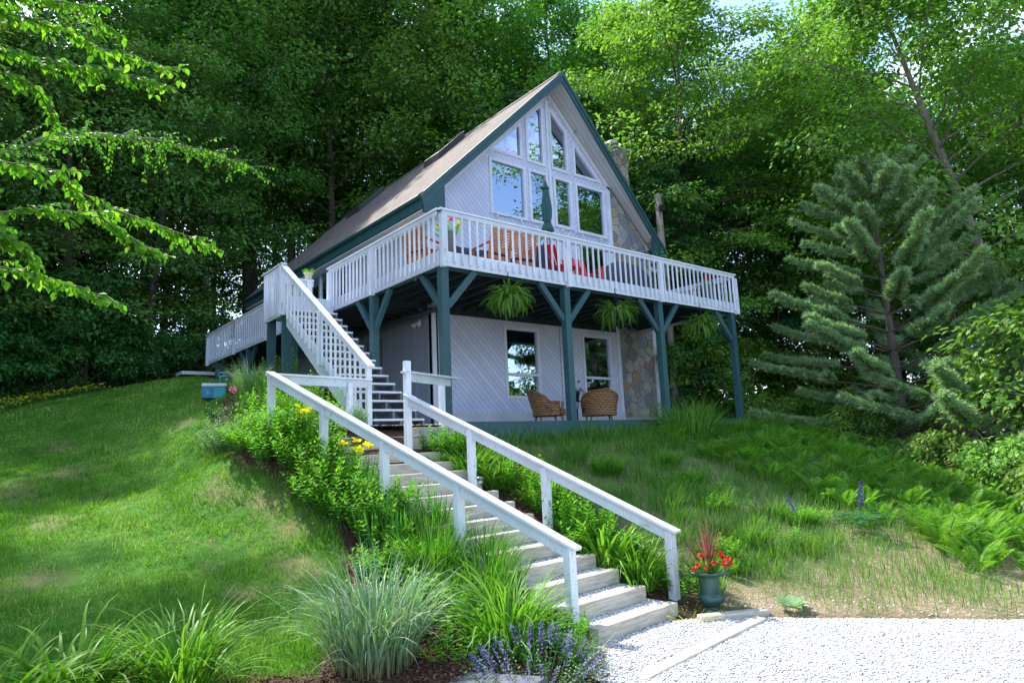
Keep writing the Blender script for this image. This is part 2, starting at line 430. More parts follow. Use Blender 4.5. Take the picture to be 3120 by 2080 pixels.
aL = sm(sd(GX, GY, LAWN), -.1, .15); aB = np.maximum(sm(sd(GX, GY, BED), -.05, .1), sm(sd(GX, GY, BEDL), -.05, .1)); aK = sm(sd(GX, GY, BANK), -.3, .3)
gme = np_mesh('ground', np.stack([GX, GY, GZ], -1).reshape(-1, 3), F, {'lawn': aL.ravel(), 'bed': aB.ravel(), 'bank': aK.ravel(), 'worn': worn(GX, GY).ravel()})
def ground_mat():
    m, t, b = nt('ground_soil_and_turf')
    A = lambda k: nd(t, 'ShaderNodeAttribute', attribute_name=k).outputs['Fac']
    v = objco(t)
    n1 = noise(t, v, 1.1, 6, .65); n2 = noise(t, v, 9, 5, .7); n3 = noise(t, v, 45, 3, .7)
    forest = ramp(t, n2, [(.3, (.035, .022, .012)), (.6, (.075, .05, .03)), (.8, (.12, .085, .05))])
    lawn = ramp(t, n2, [(.3, (.03, .10, .010)), (.6, (.065, .19, .018)), (.8, (.11, .22, .03))])
    dry = ramp(t, n3, [(.3, (.16, .11, .06)), (.7, (.34, .26, .16))])
    lawn = mixcol(t, ramp(t, n1, [(.56, (0, 0, 0)), (.72, (.55, .55, .55))]), lawn, dry)
    lawn = mixcol(t, math_n(t, 'MULTIPLY', A('worn'), .8), lawn, mixcol(t, .35, dry, (.10, .13, .03)))
    mulch = ramp(t, n3, [(.3, (.03, .014, .01)), (.55, (.09, .045, .032)), (.75, (.2, .12, .09))])
    straw = ramp(t, n3, [(.3, (.13, .09, .055)), (.55, (.34, .27, .18)), (.8, (.52, .44, .32))])
    bank = mixcol(t, ramp(t, n1, [(.34, (.6, .6, .6)), (.55, (0, 0, 0))]), straw, mixcol(t, n2, (.03, .08, .012), (.09, .15, .03)))
    c = mixcol(t, A('lawn'), forest, lawn); c = mixcol(t, A('bank'), c, bank); c = mixcol(t, A('bed'), c, mulch)
    t.links.new(c, b.inputs['Base Color']); b.inputs['Roughness'].default_value = .95; b.inputs['Specular IOR Level'].default_value = .15
    bump(t, b, n3, .03, .8)
    return m
ground = link('ground', gme, ground_mat(), None, True); tag(ground, kind='structure')

def gravel_mat(name, base, dark, sc=42):
    m, t, b = nt(name); v = objco(t)
    vo = nd(t, 'ShaderNodeTexVoronoi', feature='F1'); vo.inputs['Scale'].default_value = sc; t.links.new(v, vo.inputs['Vector'])
    sp = nd(t, 'ShaderNodeSeparateColor'); t.links.new(vo.outputs['Color'], sp.inputs[0])
    col = ramp(t, sp.outputs[0], [(0, dark), (.12, tuple(x*.8 for x in base)), (.5, base), (1, tuple(min(1, x*1.12) for x in base))])
    n = noise(t, v, 1.5, 5, .65)
    col = mixcol(t, ramp(t, n, [(.5, (0, 0, 0)), (.8, (.4, .4, .4))]), col, tuple(x*.7 for x in base))
    col = mixcol(t, ramp(t, vo.outputs['Distance'], [(.45, (0, 0, 0)), (.75, (.8, .8, .8))]), col, dark)
    t.links.new(col, b.inputs['Base Color']); b.inputs['Roughness'].default_value = .9
    bump(t, b, vo.outputs['Distance'], .02, -1.0)
    return m
GRAVEL = gravel_mat('pale_marble_gravel', (.56, .55, .54), (.17, .165, .165), 62)

def sheet(name, poly, zf, mat, step=.35, **kw):
    """flat tessellated polygon"""
    tris = tessellate_polygon([[Vector((x, y, 0)) for x, y in poly]])
    V = [(x, y, zf(x, y)) for x, y in poly]
    me = bpy.data.meshes.new(name); me.from_pydata(V, [], [tuple(t) for t in tris]); me.update()
    for p in me.polygons:
        if p.normal.z < 0: p.flip()
    o = link(name, me, mat); tag(o, **kw); return o
DZ = lambda x, y: -2.4
sheet('driveway', DRIVE, DZ, GRAVEL, kind='structure')
PATIO = [(-3.05, -.28), (-1.2, -.28), (.15, -.12), (9.9, -.12), (10.5, 3.4), (1.9, 3.5), (1.9, 8), (-.2, 4.6), (-1.35, 1.2), (-2.6, .9)]
sheet('patio', PATIO, lambda x, y: -.03, GRAVEL, kind='structure')

# loose stones on the gravel: a chipped octahedron scattered by the thousand (nobody could count them)
def pebbles(name, P, S, mat, z):
    n = len(P); O = np.array([(1,0,0),(0,1,0),(-1,0,0),(0,-1,0),(0,0,.7),(0,0,-.7)], float)
    a = rng.uniform(0, 6.28, n); J = 1+rng.uniform(-.35, .35, (n, 6, 1))
    sc = np.stack([S*rng.uniform(.7, 1.5, n), S, S*rng.uniform(.4, .8, n)], -1)
    v = O[None]*J*sc[:, None, :]
    ca, sa = np.cos(a)[:, None], np.sin(a)[:, None]
    x = v[..., 0]*ca-v[..., 1]*sa; y = v[..., 0]*sa+v[..., 1]*ca
    V = np.stack([x+P[:, 0:1], y+P[:, 1:2], v[..., 2]+z], -1).reshape(-1, 3)
    f = np.array([(0,1,4),(1,2,4),(2,3,4),(3,0,4),(1,0,5),(2,1,5),(3,2,5),(0,3,5)])
    F = (np.arange(n)[:, None, None]*6+f[None]).reshape(-1, 3)
    me = np_mesh(name, V, F, {'rnd': np.repeat(rng.random(n), 6)})
    return link(name, me, mat)
def stone_chip_mat():
    m, t, b = nt('marble_chips')
    a = nd(t, 'ShaderNodeAttribute', attribute_name='rnd').outputs['Fac']
    col = ramp(t, a, [(0, (.10, .10, .11)), (.10, (.40, .39, .38)), (.2, (.46, .44, .41)), (.45, (.62, .61, .60)), (1, (.80, .80, .80))])
    t.links.new(col, b.inputs['Base Color']); b.inputs['Roughness'].default_value = .8
    return m
CHIPS = stone_chip_mat()
def scatter_poly(poly, n, box):
    x0, x1, y0, y1 = box; P = rng.uniform((x0, y0), (x1, y1), (n*4, 2)); P = P[inpoly(P[:, 0], P[:, 1], poly)]
    return P[:n]
Pd = scatter_poly(DRIVE, 46000, (-3.6, 3.5, -9.3, -5.3))
Pe = scatter_poly([(-1.0, -5.2), (-.3, -5.5), (.3, -6.3), (.8, -7.0), (1.5, -7.9), (3, -8.9), (3.2, -8.6), (1.9, -7.6), (1.2, -6.6), (.7, -5.9), (.1, -5.3)], 420, (-1, 3.2, -9, -5.2)); ze_ = h(Pe[:, 0], Pe[:, 1])
tag(pebbles('stray_gravel', Pe, rng.uniform(.006, .02, len(Pe)), CHIPS, ze_[:, None]), 'stray gravel stones spilling onto the foot of the bank', 'gravel', kind='stuff')
tag(pebbles('driveway_gravel', Pd, rng.uniform(.005, .015, len(Pd)), CHIPS, -2.395), 'pale marble gravel covering the driveway', 'gravel', kind='stuff')
Pp = scatter_poly(PATIO, 5000, (-3, 9.9, -.28, 1.5))
tag(pebbles('patio_gravel', Pp, rng.uniform(.012, .028, len(Pp)), CHIPS, -.025), 'pale gravel spread over the patio under the deck', 'gravel', kind='stuff')
# ---------------------------------------------------------------- house
XL, XR, XM, D, HL = 1.94, 10.6, 6.27, 3.42, 16.2
RS = .987
def roofz(x): return 10.49-RS*abs(x-XM)
def wallz(x): return roofz(x)-.36
house = empty('chalet_house', 'grey chalet house with a steep shingled roof, tall gable windows and teal trim', 'house')

def wall_holes(name, outline, holes, y0, y1, mat, parent):
    """vertical wall in the XZ plane between y0 (outer) and y1 with real openings"""
    loops = [outline]+holes
    pts = [p for l in loops for p in l]
    tris = tessellate_polygon([[Vector((p[0], p[1], 0)) for p in l] for l in loops])
    n = len(pts)
    V = [(p[0], y0, p[1]) for p in pts]+[(p[0], y1, p[1]) for p in pts]
    Fc = [tuple(t) for t in tris]+[tuple(i+n for i in t[::-1]) for t in tris]
    b = 0
    for l in loops:
        k = len(l)
        for i in range(k): Fc.append((b+i, b+(i+1) % k, b+(i+1) % k+n, b+i+n))
        b += k
    m = MB(); m.add(V, Fc); return m.build(name, mat, parent)

def clip_poly(P, a, n):
    out = []; k = len(P)
    for i in range(k):
        p, q = P[i], P[(i+1) % k]; dp = (p[0]-a[0])*n[0]+(p[1]-a[1])*n[1]; dq = (q[0]-a[0])*n[0]+(q[1]-a[1])*n[1]
        if dp <= 0: out.append(p)
        if dp*dq < 0: s = dp/(dp-dq); out.append((p[0]+(q[0]-p[0])*s, p[1]+(q[1]-p[1])*s))
    return out
def stone_face(name, outline, y, parent, size, seed, depth=.035, flip=None):
    """fieldstones: clipped cells shrunk for the mortar and pillowed outward"""
    r = random.Random(seed); xs = [p[0] for p in outline]; zs = [p[1] for p in outline]; S = []
    for _ in range(6000):
        c = (r.uniform(min(xs), max(xs)), r.uniform(min(zs), max(zs))); sz = size*r.choice((.55, .8, 1, 1.25))
        if all(((c[0]-s[0])/1.25)**2+(c[1]-s[1])**2 > ((sz+s[2])/2)**2 for s in S): S.append((c[0], c[1], sz))
    V, Fq, At = [], [], []
    for s in S:
        P = list(outline)
        for t in S:
            if t is s or abs(t[0]-s[0])+abs(t[1]-s[1]) > 4*size: continue
            w = .5+.12*(s[2]-t[2])/size; n = (t[0]-s[0], t[1]-s[1]); P = clip_poly(P, (s[0]+n[0]*w, s[1]+n[1]*w), n)
            if len(P) < 3: break
        if len(P) < 3: continue
        cx = sum(p[0] for p in P)/len(P); cz = sum(p[1] for p in P)/len(P); k = len(P); b = len(V); cr_ = r.random(); d = depth*r.uniform(.6, 1.3)
        P = [(p[0]+(q[0]-p[0])*f, p[1]+(q[1]-p[1])*f) for p, q in zip(P, P[1:]+P[:1]) for f in (.07, .93)]; k = len(P)
        for f, yy in ((.95, 0.0), (.93, -d*.7), (.80, -d)):
            for p in P: j = r.uniform(-.006, .006); V.append((cx+(p[0]-cx)*f+j, y+yy, cz+(p[1]-cz)*f+j)); At.append(cr_)
        for l in (0, 1):
            for i in range(k): Fq.append((b+l*k+i, b+l*k+(i+1) % k, b+(l+1)*k+(i+1) % k, b+(l+1)*k+i))
        Fq.append(tuple(b+2*k+i for i in range(k)))
    if flip: V = [flip(v) for v in V]
    me = bpy.data.meshes.new(name); me.from_pydata(V, [], Fq); at = me.attributes.new('rnd', 'FLOAT', 'POINT'); at.data.foreach_set('value', At); me.update()
    return link(name, me, STONES, parent)
m_, t_, b_ = nt('fieldstone_faces'); a_ = nd(t_, 'ShaderNodeAttribute', attribute_name='rnd').outputs['Fac']; g_ = nd(t_, 'ShaderNodeNewGeometry')
c_ = ramp(t_, a_, [(0, (.16, .18, .21)), (.25, (.27, .29, .31)), (.42, (.36, .34, .31)), (.55, (.19, .21, .25)), (.68, (.42, .38, .32)), (.78, (.33, .24, .13)), (.88, (.42, .25, .11)), (.95, (.33, .19, .16)), (1, (.33, .33, .34))]); t_.nodes[c_.node.name].color_ramp.interpolation = 'CONSTANT'
n_ = noise(t_, g_.outputs['Position'], 7, 7, .72); c_ = mixcol(t_, ramp(t_, n_, [(.35, (0, 0, 0)), (.7, (.7, .7, .7))]), c_, (.12, .12, .13)); c_ = mixcol(t_, ramp(t_, noise(t_, g_.outputs['Position'], 23, 4, .7), [(.5, (0, 0, 0)), (.7, (.4, .4, .4))]), c_, (.5, .47, .42))
t_.links.new(c_, b_.inputs['Base Color']); b_.inputs['Roughness'].default_value = .85; bump(t_, b_, n_, .03, .9); STONES = m_
MORTAR = plain('mortar', (.36, .35, .33), (.26, .25, .24), 9, .9, .01)
def rect(x0, x1, z0, z1): return [(x0, z0), (x1, z0), (x1, z1), (x0, z1)]
UP = {'A': rect(3.97, 5.19, 5.92, 7.46), 'B': rect(5.41, 6.07, 5.94, 7.46), 'C': rect(6.39, 7.04, 5.97, 7.46), 'D': rect(7.31, 8.52, 5.95, 7.46),
      'TA': [(4.0, 7.77), (5.11, 7.77), (5.11, 8.8)], 'TB': [(5.38, 7.76), (5.99, 7.76), (5.99, 9.65), (5.38, 9.07)],
      'TC': [(6.33, 7.76), (6.97, 7.76), (6.97, 9.05), (6.33, 9.63)], 'TD': [(7.29, 7.77), (8.34, 7.77), (7.29, 8.76)]}
DOORS = {'E': rect(5.45, 6.45, 3.32, 5.6), 'F': rect(7.25, 8.5, 3.32, 5.6)}
LOW = {'W1': rect(4.24, 5.40, .84, 2.70), 'W2': rect(7.20, 8.34, .84, 2.70)}
outl = [(XL, -.15), (8.82, -.15), (8.82, wallz(8.82)), (XM, wallz(XM)), (XL, wallz(XL))]
wall_holes('front_wall', outl, list(UP.values())+list(DOORS.values())+list(LOW.values()), D, D+.16, SIDING, house)
MB().prism([(8.82, -.15), (10.42, -.15), (10.42, wallz(10.42)), (8.82, wallz(8.82))], 'y', D-.02, D+.2).build('stone_wall', MORTAR, house)
stone_face('wall_stones', [(8.83, .28), (10.41, .28), (10.41, wallz(10.41)-.02), (8.83, wallz(8.83)-.02)], D-.018, house, .30, 5)
MB().prism([(10.42, -.15), (10.62, -.15), (10.62, wallz(10.62)), (10.42, wallz(10.42))], 'y', D-.05, D+.2).build('corner_board', TRIM, house)
# plinth below the siding and left corner board
MB().box(XL-.03, 8.82, D-.05, D, -.15, .42).build('plinth', plain('plinth_paint', (.52, .53, .58), (.42, .43, .48), 2, .6), house)
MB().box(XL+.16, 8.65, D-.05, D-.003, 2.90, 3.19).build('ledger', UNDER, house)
MB().box(XL-.03, XL+.09, D-.035, D, .42, 3.0).build('corner_board', TRIM, house)
side = MB(); side.prism([(D, -.15), (HL, -.15), (HL, 3.05), (D, 3.05)], 'x', XL, XL+.16)
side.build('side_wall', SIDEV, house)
SW = [(5.9, 6.6), (10.25, 11.3)]
up = MB()
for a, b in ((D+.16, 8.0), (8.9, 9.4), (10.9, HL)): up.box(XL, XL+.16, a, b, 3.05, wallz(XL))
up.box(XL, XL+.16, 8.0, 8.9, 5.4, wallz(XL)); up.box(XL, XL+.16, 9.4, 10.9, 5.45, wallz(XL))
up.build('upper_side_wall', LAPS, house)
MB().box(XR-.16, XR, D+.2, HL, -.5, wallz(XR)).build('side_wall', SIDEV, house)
MB().prism([(XL, -.15), (XR, -.15), (XR, wallz(XR)), (XM, wallz(XM)), (XL, wallz(XL))], 'y', HL-.16, HL).build('rear_wall', SIDEV, house)
# floors and inner partitions (what one sees through the panes)
MB().box(XL+.16, XR-.16, D+.2, HL-.2, 2.95, 3.2).build('upper_floor', GOLDWOOD, house)
MB().box(XL+.17, XR-.17, D+.2, HL-.2, -.1, -.02).build('lower_floor', DARKIN, house)
MB().prism([(XL+.17, 3.2), (XR-.17, 3.2), (XR-.17, 5.4), (XM, 9.6), (XL+.17, 5.4)], 'y', 8.6, 8.7).build('partition', DARKIN, house)
MB().box(XL+.17, XR-.17, 7.0, 7.1, 0, 2.95).build('partition', DARKIN, house)
# roof: two slabs with prow overhang
def roof_slab(sgn):
    m = MB(); e = 4.73; t = .13
    yf0, yf1, yb = 2.73, 3.06, 16.5
    # top points at ridge/eave, front/back
    for dz0, dz1, nm, mt, ins in ((0, -t, 'roof_slope', SHINGLE, 0),):
        A = (XM, yf0, 10.52+dz0); B = (XM+sgn*e, yf1, 10.52+dz0-RS*e); C_ = (XM+sgn*e, yb, 10.52+dz0-RS*e); E_ = (XM, yb, 10.52+dz0)
        V = [A, B, C_, E_]+[(p[0], p[1], p[2]+dz1) for p in (A, B, C_, E_)]
        m.add(V, [(0,1,2,3),(4,7,6,5),(0,4,5,1),(1,5,6,2),(2,6,7,3),(3,7,4,0)])
    return m.build('roof_slope', SHINGLE, house)
rl = roof_slab(-1); rr = roof_slab(1)
for sgn in (-1, 1):
    # rake fascia (deep teal board, two steps), soffit, eave fascia, boxed return
    e = 4.73
    def q(k, dy, dz): return (XM+sgn*k*e, 2.73+.33*k+dy, 10.52-RS*k*e+dz)
    m = MB()
    a0, a1 = q(0, -.035, .01), q(1.0, -.035, .01)
    for (d0, d1, yy0, yy1) in ((.0, -.14, -.06, .0), (-.14, -.33, -.03, .02)):
        P = [q(0, yy0, d0), q(1.004, yy0, d0), q(1.004, yy0, d1), q(0, yy0, d1)]
        Q = [q(0, yy1, d0), q(1.004, yy1, d0), q(1.004, yy1, d1), q(0, yy1, d1)]
        m.add(P+Q, [(0,1,2,3),(7,6,5,4),(0,4,5,1),(1,5,6,2),(2,6,7,3),(3,7,4,0)])
    # triangular return box at the eave end
    xe = XM+sgn*e; xi = XM+sgn*(e-.62); ze = 10.52-RS*e
    m.prism([(xe, ze-.30), (xe, ze-.52), (xi, ze-.50), (xi, ze+.30)], 'y', 3.02, 3.12)
    m.build('rake_board', TEAL, house)
    f = MB(); f.box(min(xe, xe-sgn*.03), max(xe, xe-sgn*.03), 3.1, 16.5, ze-.40, ze-.13); f.build('eave_fascia', TEALD, house)
    g = MB(); g.tube([(xe+sgn*.05, 3.15, ze-.10), (xe+sgn*.05, 16.4, ze-.12)], .05, 8); g.build('gutter', TEALD, house)
    # soffit under the rake
    s = MB(); P = [q(0, .03, -.30), q(.985, .03, -.30)]; W0 = (XM, D, 10.52-.30); W1 = (XM+sgn*e*.985, D, 10.52-.30-RS*e*.985)
    s.add([P[0], P[1], W1, W0]+[(p[0], p[1], p[2]+.03) for p in (P[0], P[1], W1, W0)], [(0,1,2,3),(7,6,5,4),(0,4,5,1),(1,5,6,2),(2,6,7,3),(3,7,4,0)])
    xw = XL if sgn < 0 else XR
    s.box(min(xe, xw), max(xe, xw), 3.12, 16.4, ze-.47, ze-.44)
    s.build('soffit', SOFFIT, house)
MB().prism([(XM-.18, 10.52-.15), (XM, 10.56), (XM+.18, 10.52-.15), (XM, 10.50)], 'y', 2.72, 16.5).build('ridge_cap', SHINGLE, house)
# frieze trim following the rake on the wall, centre mullion and girts between windows
tr = MB()
for sgn in (-1, 1):
    x1 = XL if sgn < 0 else 8.82
    tr.beam((XM, D-.02, wallz(XM)+.0), (x1, D-.02, wallz(x1)+.0), .14, .03, up=(0, 1, 0))
tr.box(6.16, 6.29, D-.03, D, 3.3, 9.9)
tr.box(8.66, 8.82, D-.035, D, .42, wallz(8.7)-.05)
tr.build('wall_trim', TRIM, house)
TINY = MB().box(6.245, 6.262, D-.012, D, .42, 3.0); TINY.build('seam_board', plain('seam_grey', (.22, .23, .28), None, 3, .6), house)

def window(poly, name='window', split=None, fw=.055, jamb=True, mat=TRIM, label=None):
    """frame around poly (XZ), pane set back, golden jamb inside on the right"""
    n = len(poly); cx = sum(p[0] for p in poly)/n; cz = sum(p[1] for p in poly)/n
    fr = MB()
    # mitred frame: outer ring offset out .05, inner ring offset in .03
    def off(d):
        out = []
        for i in range(n):
            p0, p1, p2 = Vector(poly[i-1]), Vector(poly[i]), Vector(poly[(i+1) % n])
            d1 = (p1-p0).normalized(); d2 = (p2-p1).normalized()
            n1 = Vector((d1.y, -d1.x)); n2 = Vector((d2.y, -d2.x))
            k = (n1+n2)/max(.25, (1+n1.dot(n2))); out.append(p1+k*d)
        return out
    O, I = off(fw), off(-.035)
    V = [(p.x, D-.03, p.y) for p in O]+[(p.x, D-.03, p.y) for p in I]+[(p.x, D+.06, p.y) for p in I]+[(p.x, D-.001, p.y) for p in O]
    Fc = []
    for i in range(n):
        j = (i+1) % n; Fc += [(i, j, n+j, n+i), (n+i, n+j, 2*n+j, 2*n+i), (3*n+i, 3*n+j, j, i)]
    fr.add(V, Fc)
    f = fr.build('window' if name == 'window' else name, mat, house)
    if label: f['label'] = label
    panes = [I] if split is None else None
    x0, x1 = min(p.x for p in I), max(p.x for p in I); z0, z1 = min(p.y for p in I), max(p.y for p in I)
    if split is not None:
        MB().box(x0, x1, D-.02, D+.055, split-.035, split+.035).build('sash_bar', mat, f)
        panes = [[Vector((x0, z0)), Vector((x1, z0)), Vector((x1, split-.035)), Vector((x0, split-.035))], [Vector((x0, split+.035)), Vector((x1, split+.035)), Vector((x1, z1)), Vector((x0, z1))]]
    for P in panes:
        k = len(P); m = MB(); m.prism([(p.x, p.y) for p in P], 'y', D+.035, D+.045); m.build('pane', GLASS, f)
    if jamb and split is None:
        # right reveal lined in varnished pine, seen through the glass
        zt = min(z1, max(p.y for p in I if p.x > x1-.02)); MB().box(x1-.02, x1+.06, D+.17, D+.42, z0, zt).build('jamb', GOLDWOOD, f)
    return f
for k, p in UP.items(): window(p, label='small triangular window' if k in ('TA', 'TD') else None)
for k, p in DOORS.items():
    f = window(p, 'patio_door')
    MB().box(p[0][0]+.06, p[0][0]+.085, D-.06, D-.03, 4.1, 4.35).build('handle', METALD, f)
for k, p in LOW.items(): window(p, split=1.45)
# side windows and door facing the side deck
def side_window(y0, y1, z0, z1, parent=house):
    f = MB()
    for a, b, c, d in ((y0-.07, y1+.07, z1, z1+.07), (y0-.07, y1+.07, z0-.08, z0), (y0-.07, y0, z0, z1), (y1, y1+.07, z0, z1)): f.box(XL-.03, XL+.05, a, b, c, d)
    o = f.build('window', TRIM, parent); MB().box(XL+.02, XL+.03, y0, y1, z0, z1).build('pane', GLASS, o); return o
side_window(9.4, 10.1, 3.35, 5.45); side_window(10.2, 10.9, 3.35, 5.45); side_window(8.0, 8.9, 4.2, 5.4)
dr = MB().box(XL-.03, XL, 5.95, 6.85, -.05, 2.65).build('door', plain('door_paint', (.16, .19, .23), (.12, .14, .18), 3, .5), house)
MB().box(XL-.045, XL-.03, 6.1, 6.7, 1.4, 2.45).build('pane', GLASS, dr)
MB().lathe([(.0, 0), (.03, .005), (.03, .03), (0, .035)], (XL-.07, 6.0, 1.05), 10).build('handle', METALD, dr)
# skylights on the left slope (curb, glass)
for y0, y1, x0, x1 in ((7.3, 8.25, 4.85, 5.95), (13.1, 14.3, 4.85, 5.95)):
    zz = lambda x: 10.52-RS*(XM-x)
    V = []
    for dz in (0, .26):
        V += [(x0, y0, zz(x0)+dz), (x1, y0, zz(x1)+dz), (x1, y1, zz(x1)+dz), (x0, y1, zz(x0)+dz)]
    m = MB(); m.add(V, [(0,3,2,1),(4,5,6,7),(0,1,5,4),(1,2,6,5),(2,3,7,6),(3,0,4,7)])
    s = m.build('skylight', plain('skylight_curb', (.045, .04, .038), None, 4, .5), house)
    g = MB(); g.add([(x0+.07, y0+.07, zz(x0+.07)+.265), (x1-.07, y0+.07, zz(x1-.07)+.265), (x1-.07, y1-.07, zz(x1-.07)+.265), (x0+.07, y1-.07, zz(x0+.07)+.265)], [(0, 1, 2, 3)]); g.build('pane', GLASS, s)
# chimney
ch = MB(); ch.box(9.95, 10.55, 4.0, 4.8, 5.6, 9.6); chm = ch.build('chimney', MORTAR, house)
stone_face('chimney_stones', [(9.95, 6.2), (10.55, 6.2), (10.55, 9.6), (9.95, 9.6)], 4.0, chm, .27, 8)
stone_face('chimney_stones', [(4.0, 6.2), (4.8, 6.2), (4.8, 9.6), (4.0, 9.6)], 0, chm, .27, 9, flip=lambda v: (9.95+v[1], v[0], v[2]))
MB().box(9.90, 10.60, 3.95, 4.85, 9.6, 9.66).build('chimney_cap', plain('mortar_cap', (.42, .41, .39), None, 5, .8), chm)
MB().lathe([(.13, 0), (.13, .12), (.24, .13), (.25, .19), (.20, .27), (.10, .33), (.02, .36)], (10.12, 4.25, 9.66), 20).build('flue_cap', METALG, chm, True)
# flood lights
def flood(loc, rz, heads=2):
    f = MB(); f.lathe([(.06, 0), (.06, .03), (0, .031)], (0, 0, 0), 14)
    b = f.build('flood_light', TRIM, house); b.location = loc; b.rotation_euler = (math.radians(90), 0, rz)
    for k in range(heads):
        s = (k-.5*(heads-1))*2
        g = MB(); g.lathe([(.02, 0), (.035, .03), (.06, .10), (.065, .16), (.0, .15)], (0, 0, 0), 14); gg = g.build('lamp_head', TRIM, b, True)
        gg.location = (s*.08, -.03, .04); gg.rotation_euler = (math.radians(50), 0, s*.5)
flood((XL-.02, 3.95, 2.78), -math.pi/2)
flood((10.55, 3.32, 5.2), 0)
flood((XL-.1, 3.25, 5.28), -math.pi/2, 1)
# pipe under the deck and conduit by the corner
MB().tube([(1.7, 2.9, 2.86), (1.65, 6, 2.9), (1.6, 11, 2.95)], .07, 10).build('drain_pipe', plain('grey_pipe', (.05, .08, .09), None, 3, .5), house)
MB().tube([(2.16, D-.03, .4), (2.16, D-.03, 1.95)], .012, 6).build('conduit', METALD, house)
# ---------------------------------------------------------------- deck
deck = empty('wooden_deck', 'white railed wooden deck raised on teal posts round the front of the chalet', 'deck')
ZR0, ZF, ZT = 3.0, 3.26, 4.1
X0, X1, YB = -.05, 9.85, 15.45
YS, YE = 4.87, 5.85            # side railing stops here; stair landing begins
# floor boards (run along x), joists seen from below
fb = MB()
y = 0.0
while y < D-.05:
    fb.box(0, X1-.02, y, y+.135, ZF-.035, ZF); y += .142
y = D-.03
while y < YB:
    fb.box(0, XL-.01, y, y+.135, ZF-.035, ZF); y += .142
fb.build('floor_boards', plain('deck_boards', (.42, .43, .44), (.3, .31, .32), 4, .7), deck)
js = MB()
x = .35
while x < X1: js.box(x, x+.045, .05, D-.01, ZR0+.02, ZF-.04); x += .42
y = D+.2
while y < YB: js.box(.02, XL-.02, y, y+.045, ZR0+.02, ZF-.04); y += .42
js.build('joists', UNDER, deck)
MB().box(0.02, X1-.02, .10, .24, ZR0-.0, ZF-.04).build('girder', TEALD, deck)
MB().box(-.0, .12, .26, YB-.05, ZR0-.0, ZF-.04).build('girder', TEALD, deck)
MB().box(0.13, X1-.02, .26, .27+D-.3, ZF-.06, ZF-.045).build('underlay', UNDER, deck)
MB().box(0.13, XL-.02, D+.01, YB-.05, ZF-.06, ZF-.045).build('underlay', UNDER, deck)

def rim(name, a, b):
    m = MB(); a, b = Vector(a), Vector(b)
    m.beam((a.x, a.y, (ZR0+ZF)/2), (b.x, b.y, (ZR0+ZF)/2), .04, ZF-ZR0+.03); return m.build(name, WHITE, deck)
rim('rim_board', (X0-.02, -.05), (X1+.02, -.05)); rim('rim_board', (X0-.02, -.028), (X0-.02, YB)); rim('rim_board', (X1+.0, -.028), (X1+.0, D))
rim('rim_board', (X0-.02, YB), (XL, YB))

BAL = []   # (point, outward normal) for deck balusters
def rail_run(a, b, n_out, joints, nb):
    """cap, face board, posts and balusters between plan points a and b"""
    a, b, o = Vector((*a, 0)), Vector((*b, 0)), Vector((*n_out, 0)); d = (b-a).normalized()
    r = MB(); r.beam(a-d*.06+Vector((0, 0, ZT-.018))+o*.03, b+d*.06+Vector((0, 0, ZT-.018))+o*.03, .145, .036); cap = r.build('rail_cap', RAILW, deck)
    MB().beam(a+Vector((0, 0, ZT-.085))+o*.062, b+Vector((0, 0, ZT-.085))+o*.062, .036, .09).build('rail_board', WHITE, deck)
    MB().beam(a+Vector((0, 0, ZT-.085))-o*.0, b+Vector((0, 0, ZT-.085))-o*.0, .036, .08).build('rail_board', WHITE, deck)
    for j in joints:
        p = a+d*j; m = MB(); m.beam(p+o*.075+Vector((0, 0, ZR0-.06)), p+o*.075+Vector((0, 0, ZT-.13)), .1, .095, up=o); m.build('rail_post', WHITE, deck)
    L = (b-a).length; sp = L/nb
    for i in range(nb):
        t = (i+.5)*sp
        if min([abs(t-j) for j in joints] or [9]) < .085: continue
        BAL.append((a+d*t+o*.062, o))
rail_run((X0, -.05), (X1, -.05), (0, -1), (.0, 3.30, 6.54, 9.9), 54)
rail_run((X0, -.02), (X0, YS), (-1, 0), (2.62, 4.84), 27)
rail_run((X0, YE+.3), (X0, YB), (-1, 0), (.05, 3.1, 6.2, 9.25), 52)
rail_run((X1, -.02), (X1, D-.05), (1, 0), (1.7,), 19)
BAL.sort(key=lambda q: (q[0]-CAM).length)
def bal_mesh(m, p, o):
    # 2x2 picket, lower end cut on a slant
    s = .0175; z0, z1 = ZR0+.03+random.uniform(-.006, .006), ZT-.125; d = Vector((-o.y, o.x, 0))
    p = p+Vector((0, 0, 0)); c = p+o*-.002
    V = []
    for (i, j) in ((-1, 0), (1, 0), (1, 1), (-1, 1)): V.append(c+d*i*s+o*(j*.031-.006)+Vector((0, 0, z0+(.035 if j else 0))))
    for (i, j) in ((-1, 0), (1, 0), (1, 1), (-1, 1)): V.append(c+d*i*s+o*(j*.031-.006)+Vector((0, 0, z1)))
    m.add(V, [(3,2,1,0),(4,5,6,7),(0,1,5,4),(1,2,6,5),(2,3,7,6),(3,0,4,7)])
rest = MB()
for i, (p, o) in enumerate(BAL):
    if i < 100:
        m = MB(); bal_mesh(m, p, o); m.build('baluster', RAILW, deck)
    else: bal_mesh(rest, p, o)
rb = rest.build('balusters', RAILW, deck); rb['kind'] = 'stuff'

